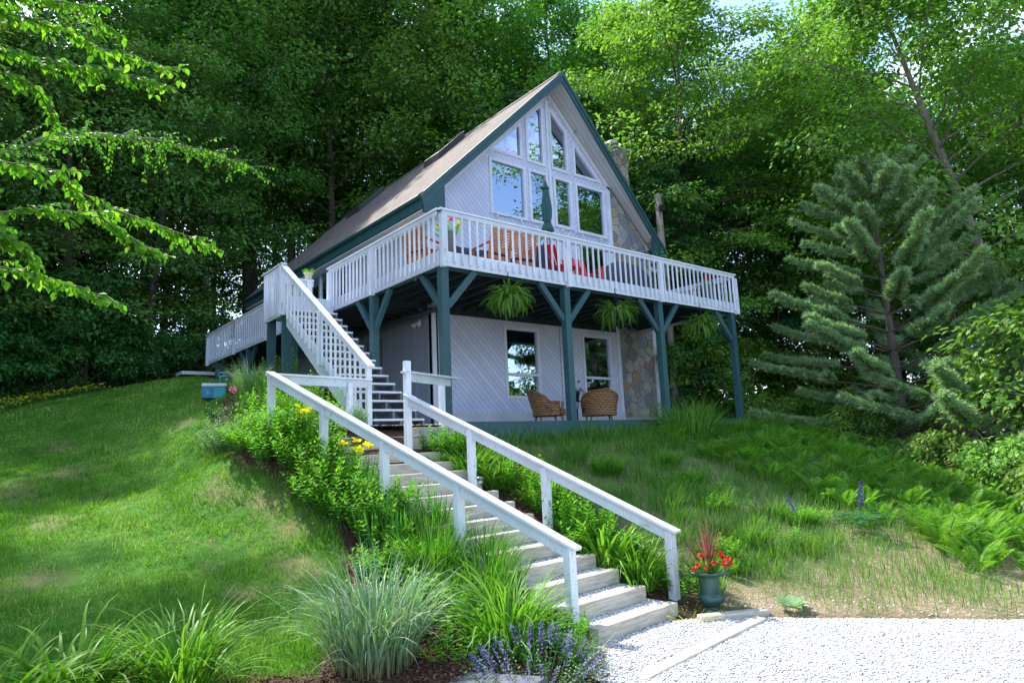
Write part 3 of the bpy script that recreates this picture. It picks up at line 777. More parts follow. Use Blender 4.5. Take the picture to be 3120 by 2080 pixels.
# teal support posts with knee braces
def post(x, y, zb, braces, w=.165, ztop=ZR0):
    m = MB(); m.box(x-w/2, x+w/2, y-w/2, y+w/2, zb, ztop); p = m.build('support_post', TEAL, deck, bevel=.008)
    for dx, dy in braces:
        L = .68; o = Vector((dx, dy, 0)); a = Vector((x, y, ztop-.78))+o*(w/2); b = Vector((x, y, ztop-.02))+o*(w/2+L*.98)
        MB().beam(a, b, .085, .13, up=Vector((-dy, dx, 0)).cross(b-a)).build('knee_brace', TEAL, p)
    return p
for i, x in enumerate((.03, 3.25, 6.5, 9.74)):
    br = [(1, 0), (-1, 0)] if 0 < i < 3 else ([(1, 0), (0, 1)] if i == 0 else [(-1, 0), (0, 1)])
    post(x, .03, -.6 if i != 3 else -.7, br)
post(.0, 2.75, -.2, [(0, 1), (0, -1)]); post(.0, 7.2, .5, [(0, 1), (0, -1)], .17); post(.0, 11.2, 1.2, [(0, -1), (0, 1)], .15); post(0, 14.5, 1.6, [(0, -1)], .15)
# hanging hooks under the rim, entry ramp at the far end
for x, y in ((-.02, .95), (-.02, 2.05)):
    m = MB(); m.tube([(x, y, ZR0), (x, y, ZR0-.05), (x+.025, y, ZR0-.08), (x, y, ZR0-.10), (x-.025, y, ZR0-.07)], .006, 5); m.build('hook', METALG, deck)
rp = MB().box(-.95, XL-.1, YB+.03, YB+.9, 2.62, 2.74).build('end_step', WHITE, deck)
# teal retaining boards along the patio edge
pe = empty('patio_edging', 'dark teal retaining boards along the front edge of the patio', 'edging', (0, 0, 0))
for z0, z1 in ((-.62, -.27), (-.262, .02)): MB().box(.14, 9.8, -.17, -.125, z0, z1).build('board', TEAL, pe)

# ---------------------------------------------------------------- stair up to the deck
st = empty('deck_stair', 'steep white open stair climbing beside the deck to the landing', 'stairs')
SY0, SZ0, RUN, RIS, NT = .60, .13, .272, .1955, 15
SX0, SX1 = -1.22, -.14
for k in range(NT):
    yk, zk = SY0+k*RUN, SZ0+k*RIS
    t = MB(); t.box(SX0, SX1+.03, yk-.02, yk+.13, zk-.038, zk); t.box(SX0, SX1+.03, yk+.137, yk+.275, zk-.038, zk); t.build('tread', WHITE, st)
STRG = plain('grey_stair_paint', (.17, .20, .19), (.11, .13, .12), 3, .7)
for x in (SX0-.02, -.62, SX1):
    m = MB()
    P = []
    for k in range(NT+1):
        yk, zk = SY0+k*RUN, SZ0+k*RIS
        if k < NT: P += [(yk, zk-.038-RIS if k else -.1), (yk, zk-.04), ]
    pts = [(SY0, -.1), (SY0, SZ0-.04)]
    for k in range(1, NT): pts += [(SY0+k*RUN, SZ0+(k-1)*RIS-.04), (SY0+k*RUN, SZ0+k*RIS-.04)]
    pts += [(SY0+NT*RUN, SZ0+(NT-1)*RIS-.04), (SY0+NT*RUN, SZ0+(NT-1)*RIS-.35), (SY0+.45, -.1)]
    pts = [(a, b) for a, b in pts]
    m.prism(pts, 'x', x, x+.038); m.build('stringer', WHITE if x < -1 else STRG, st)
# landing
MB().box(-1.27, -.10, 4.68, YE, ZF-.06, ZF-.01).build('landing_floor', WHITE, st)
for nm, bx in (('rim_board', (-1.31, -1.272, 4.68, YE, 2.78, ZF)), ('rim_board', (-1.27, -.1, YE, YE+.04, 2.85, ZF)), ('rim_board', (-1.27, -.1, 4.64, 4.68, 2.85, ZF-.05))): MB().box(*bx).build(nm, WHITE, st)
for x, y in ((-1.2, 4.78), (-1.2, YE-.1), (-.2, 6.9)):
    MB().box(x-.085, x+.085, y-.085, y+.085, .3, 2.86).build('support_post', TEAL, st)
# left rail of the stair
BX = -1.33
slope = RIS/RUN
newel = MB().box(BX-.045, BX+.045, .42, .51, -.1, 1.08).build('newel', RAILW, st)
pb, pt = Vector((BX, .44, 1.10)), Vector((BX, 4.70, 3.98))
MB().beam(pb-(pt-pb).normalized()*.1, pt, .14, .036).build('handrail', RAILW, st)
MB().beam(pb+Vector((-.03, 0, -.07)), pt+Vector((-.03, 0, -.07)), .036, .09).build('rail_board', WHITE, st)
MB().beam(pb+Vector((-.03, .1, -.93)), pt+Vector((-.03, 0, -.93)), .036, .12).build('rail_board', WHITE, st)
mid = MB(); mid.beam((BX-.05, 2.45, 1.30), (BX-.05, 2.45, 2.42), .09, .09, up=(0, 1, 0)); mid.build('rail_post', WHITE, st)
n = 19
for k in range(n):
    yk = .66+k*(4.65-.66)/n
    if abs(yk-2.45) < .08: continue
    zt = pb.z+(yk-pb.y)*(pt.z-pb.z)/(pt.y-pb.y)-.06
    MB().box(BX-.075, BX-.04, yk-.018, yk+.018, zt-1.02, zt).build('baluster', RAILW, st)
MB().box(BX-.07, BX+.05, 4.62, 4.74, 2.76, 3.95).build('rail_post', WHITE, st)
MB().beam((BX, 4.6, 3.98), (BX, YE+.06, 3.98), .14, .036).build('rail_cap', RAILW, st)
MB().box(BX-.04, BX, 4.7, YE, 3.83, 3.96).build('rail_board', WHITE, st)
for k in range(7):
    yk = 4.82+k*.15; MB().box(BX-.075, BX-.04, yk-.018, yk+.018, 2.82, 3.9).build('baluster', RAILW, st)
MB().box(BX-.02, BX+.08, YE-.06, YE+.04, 2.78, 3.95).build('rail_post', WHITE, st)
MB().beam((BX, YE+.0, 3.98), (-.1, YE+.0, 3.98), .12, .036).build('rail_cap', RAILW, st)
MB().box(BX, -.1, YE-.02, YE+.018, 3.83, 3.96).build('rail_board', WHITE, st)
for k in range(7):
    xk = -1.15+k*.15; MB().box(xk-.018, xk+.018, YE+.04, YE+.075, 2.86, 3.9).build('baluster', RAILW, st)
MB().box(-.30, -.16, 5.78, 5.92, 3.2, 3.97).build('rail_post', WHITE, st)

# ---------------------------------------------------------------- garden steps and their hand rails
gs = empty('garden_steps', 'timber and gravel steps climbing through the flower beds from the driveway', 'steps')
GZ0, GR, GT, GY0 = -2.4, .1455, .36, -5.40
RNG = random.Random(4)
GRAVEL2 = gravel_mat('step_gravel', (.60, .60, .61), (.16, .16, .17), 38)
for k in range(15):
    yk = GY0+k*GT; z1 = GZ0+(k+1)*GR
    xl = -2.03-.233*(yk+5.1)-.03; xr = (-.62 if k == 0 else -.70)-.016*k
    if k >= 13: xr = -1.0
    j = lambda: RNG.uniform(-.012, .012)
    a = Vector((xl, yk-.045+j(), z1-GR/2-.012)); b = Vector((xr, yk+.05+j(), z1-GR/2-.012+j()*.6))
    if k >= 11: b.y -= .05
    m = MB(); m.beam(a, b, .13, GR+.02); m.build('step_timber', TIMBER, gs, bevel=.012)
    if k < 14:
        g = MB(); zz = z1-.02
        g.add([(xl, yk, zz), (xr, yk+.09, zz), (xr, yk+GT+.06, zz), (xl-.08, yk+GT, zz)], [(0, 1, 2, 3)]); g.build('step_gravel', GRAVEL2, gs)
Pst = np.array([(RNG.uniform(-2.2-.233*(k*GT), -.75-.016*k), GY0+k*GT+RNG.uniform(.07, GT-.04), GZ0+(k+1)*GR-.018) for k in range(13) for _ in range(260)])
ps = pebbles('step_gravel_stones', Pst[:, :2], rng.uniform(.008, .018, len(Pst)), CHIPS, Pst[:, 2:3]); ps.parent = gs; ps['kind'] = 'stuff'

def handrail(name, label, pbot, ptop, posts, hb):
    """sloping rail: board on edge and a cap; posts at parameters"""
    t = empty(name, label, 'handrail', (0, 0, 0), group='handrails of the garden steps')
    a, b = Vector(pbot), Vector(ptop); d = (b-a).normalized()
    MB().beam(a-d*.12, b+d*.05, .15, .036).build('rail_cap', RAILW, t, bevel=.006)
    MB().beam(a+Vector((0, 0, -.085)), b+Vector((0, 0, -.085)), .045, .13).build('rail_board', WHITE, t, bevel=.004)
    for q, zb in posts:
        p = a+(b-a)*q; MB().box(p.x-.05, p.x+.05, p.y-.05, p.y+.05, zb, p.z-.03).build('post', RAILW, t, bevel=.006)
    return t
def gz(p): return h1(p[0], p[1])-.1
LB, LT = (-1.93, -5.11, -1.50), (-3.25, -.08, .80)
lp = [(q, gz((LB[0]+(LT[0]-LB[0])*q, LB[1]+(LT[1]-LB[1])*q))) for q in (.0, .285, .525, .76, 1.0)]
HL1 = handrail('handrail', 'white handrail on the left side of the garden steps, next to the lawn bed', LB, LT, lp, .9)
RB, RT = (-.29, -5.13, -1.51), (-1.33, -.9, .41)
rp_ = [(q, gz((RB[0]+(RT[0]-RB[0])*q, RB[1]+(RT[1]-RB[1])*q))) for q in (.0, .40, .70)]
HR1 = handrail('handrail', 'white handrail on the right side of the garden steps, above the urn', RB, RT, rp_, .9)
MB().box(-1.38, -1.28, -.93, -.83, -.5, .98).build('post', RAILW, HR1, bevel=.006)
MB().beam((-1.40, -.90, .80), (.16, -.14, .82), .14, .03).build('top_rail', RAILW, HR1)
MB().beam((-1.33, -.86, .72), (.02, -.12, .74), .04, .13).build('rail_board', WHITE, HR1)
MB().box(-.22, -.12, -.17, -.08, -.4, .72).build('post', RAILW, HR1, bevel=.006)
MB().beam((-3.30, -.06, .79), (-1.36, .34, .80), .14, .03).build('top_rail', RAILW, HL1)
MB().beam((-3.22, -.04, .71), (-1.38, .34, .72), .04, .13).build('rail_board', WHITE, HL1)
MB().box(-1.86, -1.77, .16, .25, -.2, .72).build('post', RAILW, HL1, bevel=.006)
# dark timbers retaining the terrace right of the top step
rt = empty('retaining_timbers', 'grey stacked timbers holding the terrace edge right of the top garden step', 'retaining wall', (0, 0, 0))
for z in (-.50, -.335, -.17): MB().beam((-1.12, -.72, z), (.10, -.20, z+.02), .14, .155).build('timber', TIMBER, rt, bevel=.01)
for z in (-.50, -.335): MB().beam((-1.12, -.74, z), (-1.18, .1, z), .14, .155).build('timber', TIMBER, rt, bevel=.01)
# border timbers sunk in the drive and beside the urn
b1 = MB(); b1.beam((-2.45, -6.42, -2.43), (-.20, -6.17, -2.415), .14, .10); tag(b1.build('border_timber', TIMBER, bevel=.02), 'long worn border timber half buried in the gravel below the steps', 'timber')
b2 = MB(); b2.beam((-.66, -5.72, -2.40), (.05, -6.10, -2.40), .13, .12); tag(b2.build('border_timber', TIMBER, bevel=.02), 'short border timber in front of the green urn', 'timber')
# ---------------------------------------------------------------- vegetation generators
def foliage(name, c1, c2, c3=None, trans=.35, rough=.5, spec=.35, hue=0.0, tipcol=None):
    """leaf material: colour varies leaf to leaf (attribute rnd) and plant to plant (object random)"""
    m = bpy.data.materials.new(name); m.use_nodes = True; t = m.node_tree; b = t.nodes['Principled BSDF']; out = t.nodes['Material Output']
    a = nd(t, 'ShaderNodeAttribute', attribute_name='rnd').outputs['Fac']
    st = [(0, c1), (.6, c2)]+([(1, c3)] if c3 else [])
    col = ramp(t, a, st)
    oi = nd(t, 'ShaderNodeObjectInfo')
    hs = nd(t, 'ShaderNodeHueSaturation')
    t.links.new(math_n(t, 'ADD', .5-hue, math_n(t, 'MULTIPLY', oi.outputs['Random'], 2*hue)), hs.inputs['Hue'])
    t.links.new(math_n(t, 'ADD', .86, math_n(t, 'MULTIPLY', oi.outputs['Random'], .28)), hs.inputs['Value'])
    t.links.new(col, hs.inputs['Color']); col = hs.outputs['Color']
    if tipcol:
        tt = nd(t, 'ShaderNodeAttribute', attribute_name='t').outputs['Fac']
        col = mixcol(t, ramp(t, tt, tipcol[0]), col, tipcol[1])
    t.links.new(col, b.inputs['Base Color']); b.inputs['Roughness'].default_value = rough; b.inputs['Specular IOR Level'].default_value = spec
    tl = nd(t, 'ShaderNodeBsdfTranslucent')
    warm = mixcol(t, 1.0, col, (1.12, 1.22, .5), 'MULTIPLY')
    t.links.new(warm, tl.inputs['Color'])
    mx = nd(t, 'ShaderNodeMixShader'); mx.inputs[0].default_value = trans
    t.links.new(b.outputs[0], mx.inputs[1]); t.links.new(tl.outputs[0], mx.inputs[2]); t.links.new(mx.outputs[0], out.inputs['Surface'])
    return m
def bark(name, c1, c2, sc=5):
    m, t, b = nt(name); v = objco(t, (3, 3, .6)); n = noise(t, v, sc, 6, .7)
    t.links.new(ramp(t, n, [(.3, c2), (.65, c1)]), b.inputs['Base Color']); b.inputs['Roughness'].default_value = .9; bump(t, b, n, .05, .9); return m
BARK = bark('grey_brown_bark', (.13, .105, .08), (.045, .035, .028))
BARKL = bark('pale_shaggy_bark', (.34, .30, .26), (.11, .095, .08), 4)
BIRCH = bark('grey_birch_bark', (.17, .16, .15), (.08, .07, .065), 3)

T_RHOMB = (np.array([(0, 0, 0), (.45, .5, .06), (1, 0, -.05), (.45, -.5, .06)]), np.array([(0, 1, 2), (0, 2, 3)]))
T_OVATE = (np.array([(0, 0, 0), (.22, .42, .07), (.55, .46, .06), (1.0, 0, -.16), (.55, -.46, .06), (.22, -.42, .07), (.5, 0, -.02)]),
           np.array([(0, 1, 6), (1, 2, 6), (2, 3, 6), (3, 4, 6), (4, 5, 6), (5, 0, 6)]))
T_LANCE = (np.array([(0, 0, 0), (.4, .5, .10), (.45, 0, .02), (.4, -.5, .10), (1, 0, -.14)]), np.array([(0, 1, 2), (0, 2, 3), (1, 4, 2), (2, 4, 3)]))
T_LOBED = (np.array([(0, 0, 0), (.15, .45, .03), (.45, .28, .02), (.62, .52, 0), (.68, .2, 0), (1, 0, -.08), (.68, -.2, 0), (.62, -.52, 0), (.45, -.28, .02), (.15, -.45, .03), (.4, 0, .03)]),
           np.array([(i, i+1, 10) for i in range(9)]+[(9, 0, 10)]))

def unit(v): return v/np.maximum(np.linalg.norm(v, axis=-1, keepdims=True), 1e-9)
def cards(P, Dr, N, L, Wd, tmpl=T_RHOMB):
    Tv, Tf = tmpl; n = len(P)
    Dr = unit(Dr); S = unit(np.cross(N, Dr)); U = np.cross(Dr, S)
    L = np.broadcast_to(L, (n,)); Wd = np.broadcast_to(Wd, (n,))
    V = P[:, None]+Dr[:, None]*(Tv[None, :, 0:1]*L[:, None, None])+S[:, None]*(Tv[None, :, 1:2]*Wd[:, None, None])+U[:, None]*(Tv[None, :, 2:3]*L[:, None, None])
    F = Tf[None]+np.arange(n)[:, None, None]*len(Tv)
    return V.reshape(-1, 3), F.reshape(-1, Tf.shape[1]), len(Tv)
def card_mesh(name, P, Dr, N, L, Wd, tmpl=T_RHOMB, rnd=None):
    V, F, k = cards(P, Dr, N, L, Wd, tmpl); r = rng.random(len(P)) if rnd is None else rnd
    return np_mesh(name, V, F, {'rnd': np.repeat(r, k), 't': np.tile(tmpl[0][:, 0], len(P))})
def join_np(parts):
    """parts: list of (V,F,attrdict)"""
    o = 0; Vs = []; Fs = []; A = {}
    for V, F, a in parts:
        Vs.append(V); Fs.append(F+o); o += len(V)
        for k, x in a.items(): A.setdefault(k, []).append(x)
    return np.concatenate(Vs), np.concatenate(Fs), {k: np.concatenate(v) for k, v in A.items()}
def up_rand(n, tilt):
    a = rng.uniform(0, 2*np.pi, n); r = np.abs(rng.normal(0, tilt, n))
    return np.stack([np.sin(r)*np.cos(a), np.sin(r)*np.sin(a), np.cos(r)], -1)

def blades(P, az, L, lean, bend, W, seg=5, wobble=.08):
    """arching ribbons (triangles strip as quads->tris)"""
    n = len(P); b = lambda v: np.broadcast_to(np.asarray(v, float), (n,))
    az, L, lean, bend, W = map(b, (az, L, lean, bend, W))
    pts = [np.array(P, float)]; th = lean.copy(); azz = az.copy()
    for i in range(seg):
        d = np.stack([np.sin(th)*np.cos(azz), np.sin(th)*np.sin(azz), np.cos(th)], -1)
        pts.append(pts[-1]+d*(L/seg)[:, None]); th = th+bend/seg*(0.4+1.2*(i+1)/seg); azz = azz+rng.normal(0, wobble, n)
    S = np.stack([-np.sin(az), np.cos(az), np.zeros(n)], -1)
    tw = rng.normal(0, .45, n); S = S*np.cos(tw)[:, None]+np.stack([np.cos(az), np.sin(az), np.zeros(n)], -1)*np.sin(tw)[:, None]
    V = []; T = []
    prof = [max(.02, (1-(i/seg)**2.2)*(0.65+.35*min(1, i/seg*4))) for i in range(seg)]
    for i in range(seg):
        w = (W*prof[i]/2)[:, None]
        V += [pts[i]-S*w, pts[i]+S*w]; T += [i/seg, i/seg]
    V.append(pts[seg]); T.append(1.0)
    k = 2*seg+1
    V = np.stack(V, 1).reshape(-1, 3)
    f = []
    for i in range(seg-1): f += [(2*i, 2*i+1, 2*i+3), (2*i, 2*i+3, 2*i+2)]
    f.append((2*seg-2, 2*seg-1, 2*seg))
    F = (np.array(f)[None]+np.arange(n)[:, None, None]*k).reshape(-1, 3)
    return V, F, {'rnd': np.repeat(rng.random(n), k), 't': np.tile(T, n)}

def polyline_pts(pl, ts):
    pl = np.array(pl, float); seg = np.linalg.norm(np.diff(pl, axis=0), axis=1); cum = np.r_[0, np.cumsum(seg)]/seg.sum()
    return np.stack([np.interp(ts, cum, pl[:, i]) for i in range(3)], -1)

# ---- broadleaf tree: a trunk, limbs, and sprays of leaves held in loose tilted layers
def tree_meshes(H, R, z0, nlimb, per, leafL, seed, lean=(0, 0), up=.35, tilt=.5, tmpl=T_RHOMB, flat=.22, spray=1.0, trunk_r=.22, sub=5, droop=.2, shape=1.0):
    g = np.random.default_rng(seed); rr = random.Random(seed)
    top = Vector((lean[0], lean[1], H))
    def tp(t):
        return Vector((lean[0]*t**1.3+.25*math.sin(t*5+seed)*t, lean[1]*t**1.3+.25*math.cos(t*4+seed)*t, H*t))
    tm = MB(); tm.tube([tp(i/9)+Vector((0, 0, -.4 if i == 0 else 0)) for i in range(10)], [trunk_r*(1.25 if i == 0 else 1)*(1-.93*(i/9)**.9)+.012 for i in range(10)], 9)
    LP = []; LD = []; 
    for i in range(nlimb):
        u = (i+.5)/nlimb; t = z0+(1-z0)*u**.9
        az = i*2.399+rr.uniform(-.4, .4)
        prof = math.sin(math.pi*min(1, (u*.80+.20)))**.6 if shape == 1.0 else (1-u)**shape+.08
        Lr = R*prof*rr.uniform(.7, 1.12)+.35
        base = tp(t*.97); d0 = Vector((math.cos(az), math.sin(az), up+.6*u)); pts = [base]; d = d0.normalized()
        for s in range(4):
            d = (d+Vector((rr.uniform(-.12, .12), rr.uniform(-.12, .12), -droop/2.5))).normalized(); pts.append(pts[-1]+d*Lr/4)
        tm.tube(pts, [max(.012, trunk_r*.26*(1-t)**.6*(1-k/4.6))+.006 for k in range(5)], 5, False)
        for s in range(sub):
            f = .28+.72*(s+rr.uniform(.1, .9))/sub; p = polyline_pts([tuple(v) for v in pts], [f])[0]
            side = rr.choice((-1, 1)); sv = Vector((-math.sin(az), math.cos(az), 0))*side*rr.uniform(.1, .75)*(1.05-f*.5)+Vector((math.cos(az), math.sin(az), 0))*.4+Vector((0, 0, rr.uniform(-.1, .25)))
            c = Vector(p)+sv*Lr*.28*spray
            tm.tube([Vector(p), (Vector(p)+c)/2+Vector((0, 0, .06)), c], [.016, .011, .005], 4, False)
            k = int(per*rr.uniform(.6, 1.4)); rad = (.34+.13*Lr)*spray
            a = g.uniform(0, 6.283, k); q = np.sqrt(g.uniform(0, 1, k))*rad
            # spray plane tilted outward-down
            n0 = Vector((math.cos(az)*.35, math.sin(az)*.35, 1)).normalized()+Vector((rr.uniform(-.25, .25), rr.uniform(-.25, .25), 0))
            n0.normalize(); e1 = Vector((math.cos(az), math.sin(az), 0)); e1 = (e1-n0*e1.dot(n0)).normalized(); e2 = n0.cross(e1)
            o = np.outer(q*np.cos(a)*1.25, e1)+np.outer(q*np.sin(a), e2)+np.outer(g.normal(0, flat*rad, k), n0)
            o[:, 2] -= droop*(q/rad)**2*rad*.6
            LP.append(np.array(c)+o); LD.append(unit(o+np.array(e1)*rad*.5+np.array((0, 0, -.25*rad))))
    P = np.concatenate(LP); Dr = np.concatenate(LD); n = len(P)
    Dr = unit(Dr+g.normal(0, .35, (n, 3)))
    a = g.uniform(0, 6.283, n); r = np.abs(g.normal(0, tilt, n)); N = np.stack([np.sin(r)*np.cos(a), np.sin(r)*np.sin(a), np.cos(r)], -1)
    L = leafL*g.uniform(.65, 1.35, n)
    # leaf colour drifts clump by clump
    cl = np.repeat(g.random(len(LP)), [len(x) for x in LP])
    cm = card_mesh('crown', P, Dr, N, L, L*.62, tmpl, np.clip(.55*cl+.45*g.random(n), 0, 1))
    me = bpy.data.meshes.new('trunk'); me.from_pydata(tm.v, [], tm.f); me.update(); me.polygons.foreach_set('use_smooth', np.ones(len(me.polygons), bool))
    return me, cm
def put_tree(name, meshes, mats, loc, rz, sc, label, cat, group=None):
    t = empty(name, label, cat, loc, rz, group); t.scale = (sc, sc, sc) if isinstance(sc, (int, float)) else sc
    for nm, me, ma in zip(('trunk', 'crown'), meshes, mats):
        if not me.materials: me.materials.append(ma)
        o = bpy.data.objects.new(nm, me); COL.objects.link(o); o.parent = t
        if me.materials[0] is not ma:
            o.material_slots[0].link = 'OBJECT'; o.material_slots[0].material = ma
    return t

# ---- needle trees: whorled branches carrying bottle-brush tufts
def pine_meshes(H, R, seed, whorls=13, tuft=.18, nn=24, lowest=.12):
    g = np.random.default_rng(seed); rr = random.Random(seed)
    tm = MB(); tm.tube([(0, 0, -.5), (0.02, 0, H*.3), (.0, .04, H*.6), (0, 0, H)], [.17, .13, .075, .015], 9)
    P = []; D_ = []
    for w in range(whorls):
        u = w/(whorls-1); z = H*(lowest+(1-lowest)*u**.92); L = R*(1-u)**.75*(.85 if u < .12 else 1)+.14
        for b in range(5 if u < .9 else 4):
            az = w*1.1+b*1.2566+rr.uniform(-.3, .3); l = L*rr.uniform(.65, 1.15); el = .10+.62*u+rr.uniform(-.08, .12)
            pts = [Vector((0, 0, z))]; d = Vector((math.cos(az), math.sin(az), el)).normalized()
            for s in range(5): d = (d+Vector((rr.uniform(-.08, .08), rr.uniform(-.08, .08), .022*(s-.5)))).normalized(); pts.append(pts[-1]+d*l/5)
            tm.tube(pts, [.035*(1-u)+.010, .028*(1-u)+.009, .018, .013, .009, .005], 5, False)
            nt_ = int(2+l*25)
            for s in range(nt_):
                f = .38+.62*(s+rr.random())/nt_; p = Vector(polyline_pts([tuple(v) for v in pts], [f])[0])
                sg = rr.choice((-1, 1)); tw = Vector((math.cos(az)+sg*-math.sin(az)*rr.uniform(.3, 1.1), math.sin(az)+sg*math.cos(az)*rr.uniform(.3, 1.1), rr.uniform(.25, .85))).normalized()
                ln = rr.uniform(.12, .5)*(1.2-f)*min(1.4, l)*.75*min(1, l/1.3)+.05; e = p+tw*ln
                tm.tube([p, e], [.007, .004], 3, False)
                for q in np.arange(.1, ln+.02, .085): P.append(tuple(p+tw*q)); D_.append(tuple(tw))
    # leader candles
    for q in np.arange(0, .6, .08): P.append((0, 0, H-q)); D_.append((0, 0, 1))
    P = np.repeat(np.array(P), nn, 0); D_ = np.repeat(np.array(D_), nn, 0); n = len(P)
    Rd = unit(g.normal(0, 1, (n, 3))); Rd = unit(Rd-D_*(Rd*D_).sum(1)[:, None]); nd_ = unit(D_*g.uniform(.45, 1.1, n)[:, None]+Rd*.75)
    L = tuft*g.uniform(.7, 1.15, n)
    cm = card_mesh('crown', P+g.normal(0, .012, (n, 3)), nd_, unit(g.normal(0, 1, (n, 3))), L, .015, T_RHOMB)
    me = bpy.data.meshes.new('trunk'); me.from_pydata(tm.v, [], tm.f); me.update()
    return me, cm

FOREST1 = foliage('maple_leaves_mid', (.07, .19, .045), (.125, .30, .06), (.21, .41, .075), .40, .5, .3, .02)
FOREST2 = foliage('beech_leaves_dark', (.045, .15, .04), (.085, .23, .05), (.14, .30, .06), .42, .5, .3, .02)
FOREST3 = foliage('maple_leaves_light', (.085, .20, .035), (.17, .33, .055), (.29, .45, .085), .45, .5, .3, .015)
PINE_M = foliage('white_pine_needles', (.22, .40, .22), (.38, .56, .31), (.56, .70, .40), .35, .45, .3, .01)
HEML = foliage('hemlock_sprays', (.03, .12, .045), (.06, .19, .055), (.11, .28, .06), .3, .5, .3, .015)
NEARL = foliage('backlit_birch_leaves', (.06, .19, .015), (.12, .31, .02), (.24, .44, .04), .50, .6, .12, .0)
# ---------------------------------------------------------------- the woods behind the house
TV = [tree_meshes(17, 4.3, .16, 44, 95, .20, 11, (.8, .3)), tree_meshes(20, 4.6, .24, 48, 95, .20, 12, (-.7, .5)), tree_meshes(22, 5.0, .30, 50, 95, .21, 13, (.4, -.6)),
      tree_meshes(14, 3.8, .10, 40, 90, .19, 14, (.3, .6)), tree_meshes(24, 5.2, .36, 50, 100, .22, 15, (-.5, -.4))]
HV = [tree_meshes(13, 3.0, .06, 60, 90, .15, 21, (.1, .1), up=.05, tilt=.28, flat=.06, trunk_r=.15, droop=.45, shape=.8, sub=4), tree_meshes(16, 3.4, .10, 64, 90, .15, 22, (-.1, .2), up=.05, tilt=.28, flat=.06, trunk_r=.17, droop=.45, shape=.8, sub=4)]
SV = [tree_meshes(2.6, 1.3, .05, 16, 60, .14, 31, (.1, .1), trunk_r=.03, sub=4, spray=.8, tmpl=T_OVATE), tree_meshes(1.7, 1.15, .04, 14, 60, .13, 32, (.1, -.1), trunk_r=.025, sub=4, spray=.8, tmpl=T_OVATE), tree_meshes(4.2, 1.7, .1, 22, 70, .15, 33, (-.2, .1), trunk_r=.045, sub=4, spray=.9, tmpl=T_OVATE)]
R6 = random.Random(66)
def img_x(x, y):
    v = Vector((x, y, 3))-CAM; return v.dot(_r)/max(.1, v.dot(_f))
ORD = ['leftmost']+['%s from the left' % w for w in 'second third fourth fifth sixth seventh eighth ninth tenth eleventh twelfth thirteenth fourteenth fifteenth sixteenth seventeenth eighteenth nineteenth twentieth twenty-first twenty-second twenty-third twenty-fourth twenty-fifth twenty-sixth twenty-seventh twenty-eighth twenty-ninth thirtieth thirty-first thirty-second'.split()]
def forest(spots, variants, mats, name, cat, desc, where):
    rank = {}
    for s in sorted(spots, key=lambda s: img_x(s[0], s[1])): rank.setdefault(s[4], []).append(s)
    for i, s in enumerate(spots):
        x, y, v, sc, mi = s; k = rank[mi].index(s)
        put_tree(name, variants[v], (BARK, mats[mi]), (x, y, h1(x, y)-.15), R6.uniform(0, 6.28), sc*R6.uniform(.94, 1.07), '%s %s, %s' % (desc[mi], where, ORD[min(k, 31)]), cat, '%s %s' % (desc[mi].replace('tall ', '')+'s', where))
sp = []
# front row, left side of the clearing
for x, y, v, sc, mi in [(-13.5, 17.5, 1, .95, 0), (-7.0, 18.6, 3, .95, 0), (-4.2, 19.0, 3, 1.08, 0), (-1.4, 19.4, 0, .86, 0), (1.2, 21.5, 1, 1.0, 0), (-17, 14, 2, .9, 0), (-14.5, 10.5, 3, 1.0, 0), (-17, 5, 1, .85, 1)]: sp.append((x, y, v, sc, mi))
# behind the roof and to the right
for x, y, v, sc, mi in [(4.5, 25.5, 2, 1.16, 0), (8.8, 24.5, 2, 1.2, 0), (12.5, 22.5, 4, 1.12, 0), (16.0, 19.5, 2, 1.15, 2), (19.5, 17, 4, 1.08, 0), (18.5, 11.5, 1, 1.1, 2), (23, 16, 2, 1.15, 0), (22, 13, 1, 1.0, 2), (23.5, 6.5, 0, 1.05, 0), (26.5, 2.0, 1, 1.0, 2), (28, 9, 2, 1.0, 0), (31, -2, 0, 1.1, 2), (33, 4.5, 2, 1.05, 0), (24, 20, 4, 1.0, 0), (31, 15, 2, 1.0, 0), (27, -8, 2, 1.0, 0), (34, -7, 1, 1.1, 0), (31, -12, 1, 1.0, 0), (38, -1, 4, 1.15, 0), (40, 8, 4, 1.15, 0), (24.5, -5, 0, 1.1, 0), (22.5, 3.5, 1, 1.0, 0), (27.5, 5.5, 4, 1.05, 0), (42, -10, 4, 1.1, 0)]: sp.append((x, y, v, sc, mi))
sp += [(14, 28, 4, 1.22, 0), (19.5, 26.5, 2, 1.3, 0), (9.2, 31, 4, 1.2, 0), (25, 24, 4, 1.15, 0), (6, 29, 2, 1.25, 1)]
FRONT = sp; sp = []
for q_ in [(-9.5, 23.5, 3, 1.0, 0), (-5.5, 24.5, 3, 1.05, 1), (-2.2, 23.0, 3, 1.0, 0), (1.5, 24.5, 3, 1.05, 1), (-13.5, 23, 3, 1.0, 1)]: sp.append(q_)
